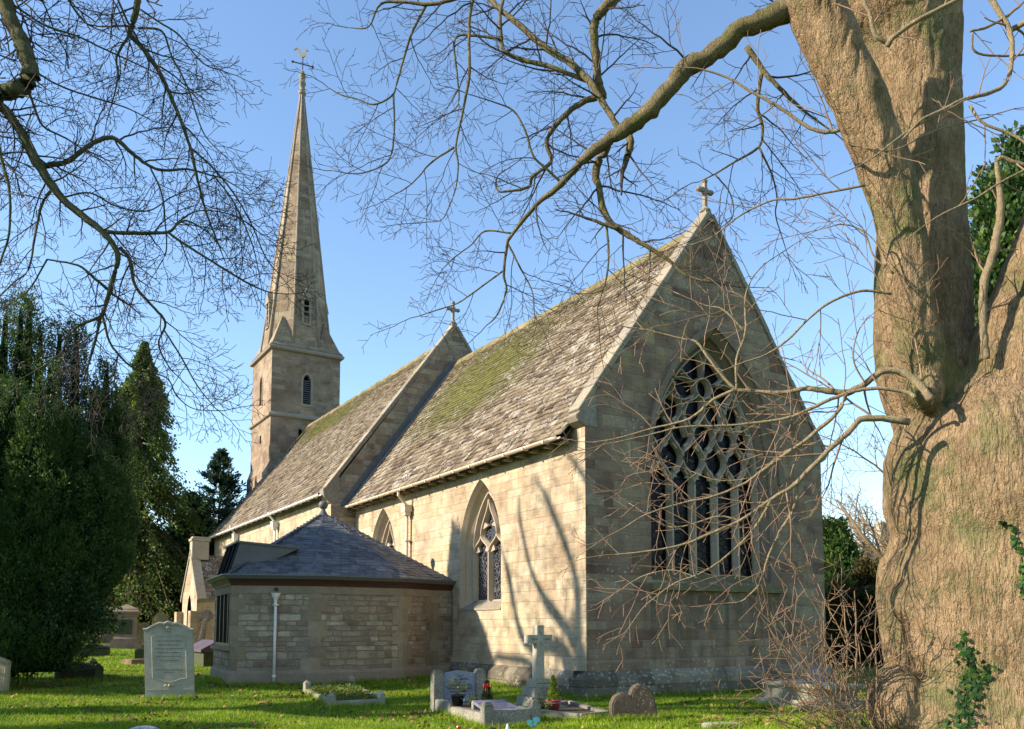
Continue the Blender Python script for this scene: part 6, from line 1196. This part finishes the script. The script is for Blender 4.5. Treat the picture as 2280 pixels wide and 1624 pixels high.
for i, (u, v, D, r, lab, mt) in enumerate(((300, 1180, 56, 2.4, 'dark evergreen beyond the far graves, left of the pointed headstone', m_yew), (385, 1210, 58, 2.6, 'dark evergreen beyond the far graves, left of the porch gable', m_yew), (215, 1200, 57, 2.6, 'dark evergreen in the gap under the yew boughs', m_yew), (100, 1180, 60, 3., 'dark evergreen far behind the yew at the left edge', m_yew), (0, 1150, 60, 3.4, 'farthest left dark evergreen behind the yew', m_yew), (455, 1190, 62, 2.4, 'dark evergreen just above the porch chimney', m_pine))):
    c = colm(u, v, D, r, .2, .9, 1700); evergreen('evergreen_tree', lab, [c], mt, rg, .30, nl=10, tuft=.6, grp='evergreens beyond the far graves', asp=.3)
# yew behind the lime trunk on the right
cs = [colm(2225, 400, 27, 1.5, 3, .5, 1500), colm(2275, 325, 27.5, 1.7, 2, .5, 1500), colm(2195, 560, 26.5, 1.3, 2, .6, 1200), colm(2350, 300, 28, 2.2, 1, .6, 1500)]
evergreen('yew_tree', 'tall dark yew glimpsed in the gap between the lime stems', cs, m_yew, rg, .20, nl=10, tuft=.4)
# between church and lime trunk
evergreen('yew_tree', 'dark yew hiding the far cottage beside the church corner', [colm(1855, 1175, 42, 1.1, .3, .7, 1500), colm(1872, 1225, 41, 1.0, .3, .8, 1200), colm(1838, 1190, 43, 1.2, .3, .7, 900)], m_yew, rg, .2, nl=10, tuft=.35)
evergreen('olive_shrub', 'yellow green shrub in front of the dark yew by the church corner', [colm(1872, 1300, 34, .75, .1, .9, 900), colm(1850, 1330, 34, .7, .1, .9, 800)], m_olive, rg, .13, 'shrub', nl=10, tuft=.25)
evergreen('dark_shrub', 'dark brown green shrub against the lime trunk', [colm(1935, 1265, 36, 1.0, .1, .9, 1200), colm(1910, 1330, 33, .9, .1, .9, 1000), colm(1960, 1330, 33, 1.0, .1, .9, 900)], mat_leaf('brownish_foliage', [(0., (.03, .03, .012)), (.6, (.075, .065, .025)), (1., (.13, .115, .04))], .7, .1), rg, .15, 'shrub', nl=9, tuft=.28)
for i, (u, v, D, r) in enumerate(((1830, 1290, 75, 5), (1960, 1300, 72, 5), (2080, 1240, 80, 6), (2300, 1200, 80, 6), (1500, 1300, 120, 8))):
    c = colm(u, v, D, r, .2, .9, 1000); evergreen('far_evergreen', 'dark far evergreen beyond the churchyard, behind the lime tree', [c], m_yew, rg, .5, nl=8, tuft=.9, grp='far evergreens behind the lime tree')
# cottage with chimneys
hp = behind(1895, 1400, 62); ct_ = thing('cottage', hp, 'distant stone cottage with steep slate roof and twin chimneys', 'house'); fr = Fr(hp, -YAW+.5)
zt1 = at(1895, 1225, 62)[2]-hp[2]; mb = MB(); mb.box((0, 0, 1.5), (5, 7, 3.2)); part(mb, fr, 'wall', m_tomb, ct_)
mb = MB(); mb.prism([(-2.8, -3.8, 3.0), (2.8, -3.8, 3.0), (0, -3.8, zt1)], (0, 7.6, 0)); part(mb, fr, 'roof', m_pslate, ct_)
for k, x in enumerate((-.55, .1)):
    ztop = at(1885, 1174, 62)[2]-hp[2]; mb = MB(); mb.box((x, -3.2, (zt1+ztop)/2-.4), (.42, .42, ztop-zt1+.9)); mb.box((x, -3.2, ztop), (.52, .52, .14)); part(mb, fr, 'chimney', m_dress, ct_)
mb = MB(); mb.box((0, -3.2, zt1-.1), (1.3, .7, 1.2)); part(mb, fr, 'chimney_stack', m_tomb, ct_)
# distant bare trees
m_far = mat_flat('golden_brown_twig', (.25, .18, .10), .8, .1, .25)
def baretree(name, label, p, h, spread, seed, face, nch=(5, 5, 4)):
    global rt
    keep = rt; rt = random.Random(seed); root = thing(name, p, label, 'tree'); p = np.array(p, float); out = {0: [], 1: [], 2: []}; tk = MB()
    cfg = dict(seg=[1., .6, .4, .3], zig=.1, wand=.16, lift=[.08, .05, .03, 0], rmin=.013, max=3, nch=[1.4, 2.2, 3., 0], ratio=(.35, .6), face=face)
    P, R = smooth_path([p, p+[0, 0, h*.25], p+[.2, .1, h*.45], p+[.1, .3, h*.7]], [h*.035, h*.026, h*.018, h*.008], 5); tk.tube(P, R, 8); tk.build('trunk', m_bark3, root, True)
    for k in range(16):
        i = rt.randint(5, len(P)-1); a = k*2.4; d = np.array([math.cos(a), math.sin(a), rt.uniform(.25, 1.1)]); grow(out, P[i], d, spread*rt.uniform(.6, 1.05), R[i]*.55, 0, cfg, None)
    V1, F1 = tubes_np(out[0], 5); link('limbs', np_mesh('limbs', V1, F1), m_far, root); V2, F2_ = tubes_np(out[1]+out[2], 3); link('twigs', np_mesh('twigs', V2, F2_), m_far, root); rt = keep
p = behind(2030, 1400, 50); baretree('bare_tree', 'pale bare tree far behind the lime trunk, above the cottage', p, 14.5, 6.2, 5, F2)
p = behind(1990, 1400, 64); baretree('bare_tree', 'second distant bare tree with finer golden twigs behind the cottage', p, 13.5, 6.4, 8, F2)
p = behind(985, 1400, 75); baretree('bare_tree', 'bare reddish treetop just showing behind the nave cross', p, at(985, 735, 75)[2]-p[2], 6., 12, F2)
# ---- epicormic shoots and plants at the foot of the lime
rt = random.Random(77); base_out = {0: [], 1: [], 2: []}; bl2 = []
sh = thing('basal_shoots', at(1960, 1600, 11.)*[1, 1, 0], 'thicket of bare red brown shoots rising from the foot of the lime trunk', 'shrub')
cfgS = dict(seg=[.25, .16, .12, .1], zig=.1, wand=.10, lift=[.03, .02, .01, 0], rmin=.0046, max=2, nch=[2.6, 3.2, 0, 0], ratio=(.3, .55), face=F2)
for i in range(32):
    u0 = rt.uniform(1870, 2010); p = at(u0, rt.uniform(1560, 1625), rt.uniform(10.7, 11.4)); p[2] = rt.uniform(0, .15); el_ = rt.uniform(.15, 1.5); l = rt.uniform(.8, 2.1)*(1 if el_ > .6 else 1.)
    d = -Rt*math.cos(el_)*rt.uniform(.5, 1.2)+Up*math.sin(el_)-Fh*rt.uniform(-.3, .5); grow(base_out, p, d, l, rt.uniform(.008, .014), 0, cfgS, bl2)
for u0, v0, u1, v1, r in ((1888, 1600, 1870, 1240, .013), (1870, 1610, 1843, 1330, .012), (1905, 1610, 1905, 1310, .02), (1960, 1560, 1700, 1230, .011), (1900, 1600, 1660, 1370, .011), (1870, 1600, 1620, 1440, .010), (1850, 1620, 1640, 1520, .009), (1950, 1600, 1980, 1330, .012), (1920, 1580, 1760, 1370, .012), (1935, 1600, 1995, 1400, .012), (1760, 1624, 1635, 1530, .008), (1965, 1560, 1880, 1430, .010)):
    p = at(u0, v0, 11.1); q = at(u1, v1, 10.9+rt.uniform(-.3, .3)); p[2] = max(p[2], 0); grow(base_out, p, q-p+np.array([0, 0, .1]), np.linalg.norm(q-p)*1.02, r, 0, cfgS, bl2)
V0, F0 = tubes_np(base_out[0], 5); link('shoots', np_mesh('shoots', V0, F0), m_twigB, sh); V1, F1 = tubes_np(base_out[1]+base_out[2], 4); link('twigs', np_mesh('twigs', V1, F1), m_twigR, sh)
B_ = np.array(bl2); blobs('buds', B_[::3], .006, m_bud, sh)
def bladeclump(name, label, centres, n, hmin, hmax, w, mat, cat, rg, lean=.35):
    V, F = [], []; T = []
    for c in centres:
        for k in range(n):
            p = np.array(c)+np.array([rg.normal(0, .10), rg.normal(0, .10), 0]); a = rg.uniform(0, 6.28); h = rg.uniform(hmin, hmax); ld = np.array([math.cos(a), math.sin(a), 0])*rg.uniform(.1, 1)*lean*h; s = np.array([-math.sin(a+.6), math.cos(a+.6), 0])*w
            b = len(V)
            for t, kk in ((0, .8), (.4, 1.), (.75, .75), (1., .08)): q = p+ld*t*t*1.6+np.array([0, 0, h*t-(h*.35*t**3 if rg.random() < .0 else 0)]); V += [q-s*kk, q+s*kk]
            for j in range(3): F.append((b+2*j, b+2*j+1, b+2*j+3, b+2*j+2)); T.append(rg.random())
    o = link(name, np_mesh(name, V, F, T), mat, None); return tag(o, label, cat)
m_daf = mat_leaf('daffodil_leaf', [(0., (.06, .13, .02)), (.7, (.12, .21, .03)), (1., (.22, .25, .05))], .45, .4)
bladeclump('daffodil_leaves', 'broad green daffodil leaves sprouting under the red shoots', [at(u, v, 11.)*[1, 1, 0] for u, v in ((1822, 1600), (1850, 1610), (1880, 1600), (1905, 1620), (1975, 1620), (1990, 1610), (1940, 1610))], 12, .25, .48, .014, m_daf, 'plant', rg)
bladeclump('iris_leaves', 'arching strap leaves at the edge of the yew bed', [ong(30, 1520), ong(50, 1525), ong(75, 1512), ong(20, 1530)], 16, .3, .6, .016, m_daf, 'plant', rg, .9)
# ivy climbing the lime trunk: leaves and stem sit on the bark
from mathutils.bvhtree import BVHTree
bm_ = bmesh.new(); bm_.from_mesh(to.data); bmesh.ops.transform(bm_, matrix=to.matrix_parent_inverse, verts=bm_.verts); lo_ = Vector(lime.location); bmesh.ops.translate(bm_, vec=lo_, verts=bm_.verts); bvh = BVHTree.FromBMesh(bm_)
def onbark(u, v):
    d = F2+Rt*(u-1140)/FPX+U2*(SY-v)/FPX; hit = bvh.ray_cast(Vector(CAM), Vector(d).normalized())
    return (np.array(hit[0]), np.array(hit[1])) if hit[0] is not None else (None, None)
iv = thing('ivy', lime.location, 'green ivy climbing the foot of the lime trunk', 'plant'); LQ, LD = [], []; mbv = MB()
for path, n, sp in (([(2155, 1620), (2150, 1560), (2165, 1500), (2150, 1455)], 130, 17), ([(2130, 1620), (2150, 1580), (2180, 1520), (2200, 1490)], 120, 12), ([(2155, 1460), (2150, 1430), (2140, 1400)], 26, 5), ([(2258, 1170), (2262, 1210), (2272, 1240), (2278, 1290), (2280, 1330)], 60, 5), ([(2232, 1165)], 3, 2)):
    pl = []
    for i in range(40):
        x = i/39*(len(path)-1); k = min(int(x), len(path)-2) if len(path) > 1 else 0; q = (np.array(path[k])*(1-(x-k))+np.array(path[min(k+1, len(path)-1)])*(x-k)); P_, N_ = onbark(*q)
        if P_ is not None: pl.append(P_+N_*.012)
    if len(pl) > 4 and len(path) > 1: mbv = MB(); mbv.tube(pl, .006, 5); mbv.build('stem', m_stem, iv)
    for i in range(n):
        x = rt.random()*(len(path)-1); k = min(int(x), max(len(path)-2, 0)); q = (np.array(path[k])*(1-(x-k))+np.array(path[min(k+1, len(path)-1)])*(x-k))+np.array([rt.gauss(0, sp), rt.gauss(0, sp*.7)]); P_, N_ = onbark(*q)
        if P_ is not None: LQ.append(P_+N_*.04); LD.append(N_)
LQ = np.array(LQ); LD = np.array(LD); n = len(LQ); a = rg.uniform(0, 6.28, n); A = np.cross(LD, np.tile([0, 0, 1.], (n, 1))); A /= np.linalg.norm(A, axis=1)[:, None]; Bv = np.cross(LD, A); s_ = rg.uniform(.012, .034, n)[:, None]; LDj = LD*.35
five = [(0, -1.), (.9, -.6), (.75, .25), (0, 1.2), (-.75, .25), (-.9, -.6)]
V = np.stack([LQ+(A*(x*np.cos(a)[:, None]-y*np.sin(a)[:, None])+Bv*(x*np.sin(a)[:, None]+y*np.cos(a)[:, None])+LD*rg.normal(0, .35, (n, 1)))*s_ for x, y in five], 1).reshape(-1, 3)
link('leaves', np_mesh('leaves', V, np.arange(6*n).reshape(-1, 6), rg.random(n)), mat_leaf('ivy_leaf', [(0., (.012, .05, .012)), (.7, (.03, .10, .02)), (1., (.10, .16, .02))], .6, .2), iv)
# creeping bare climber on the vestry gutter
out = {0: [], 1: [], 2: []}; grow(out, np.array([-.55, 6.0, 2.95]), np.array([.3, -.1, .12]), .8, .007, 1, dict(cfgS, lift=[0, .03, 0, 0]), None); V1, F1 = tubes_np(out[0]+out[1]+out[2], 4); tag(link('bare_climber', np_mesh('bare_climber', V1, F1), m_twigB), 'thin bare climber stem lying on the vestry gutter', 'plant')
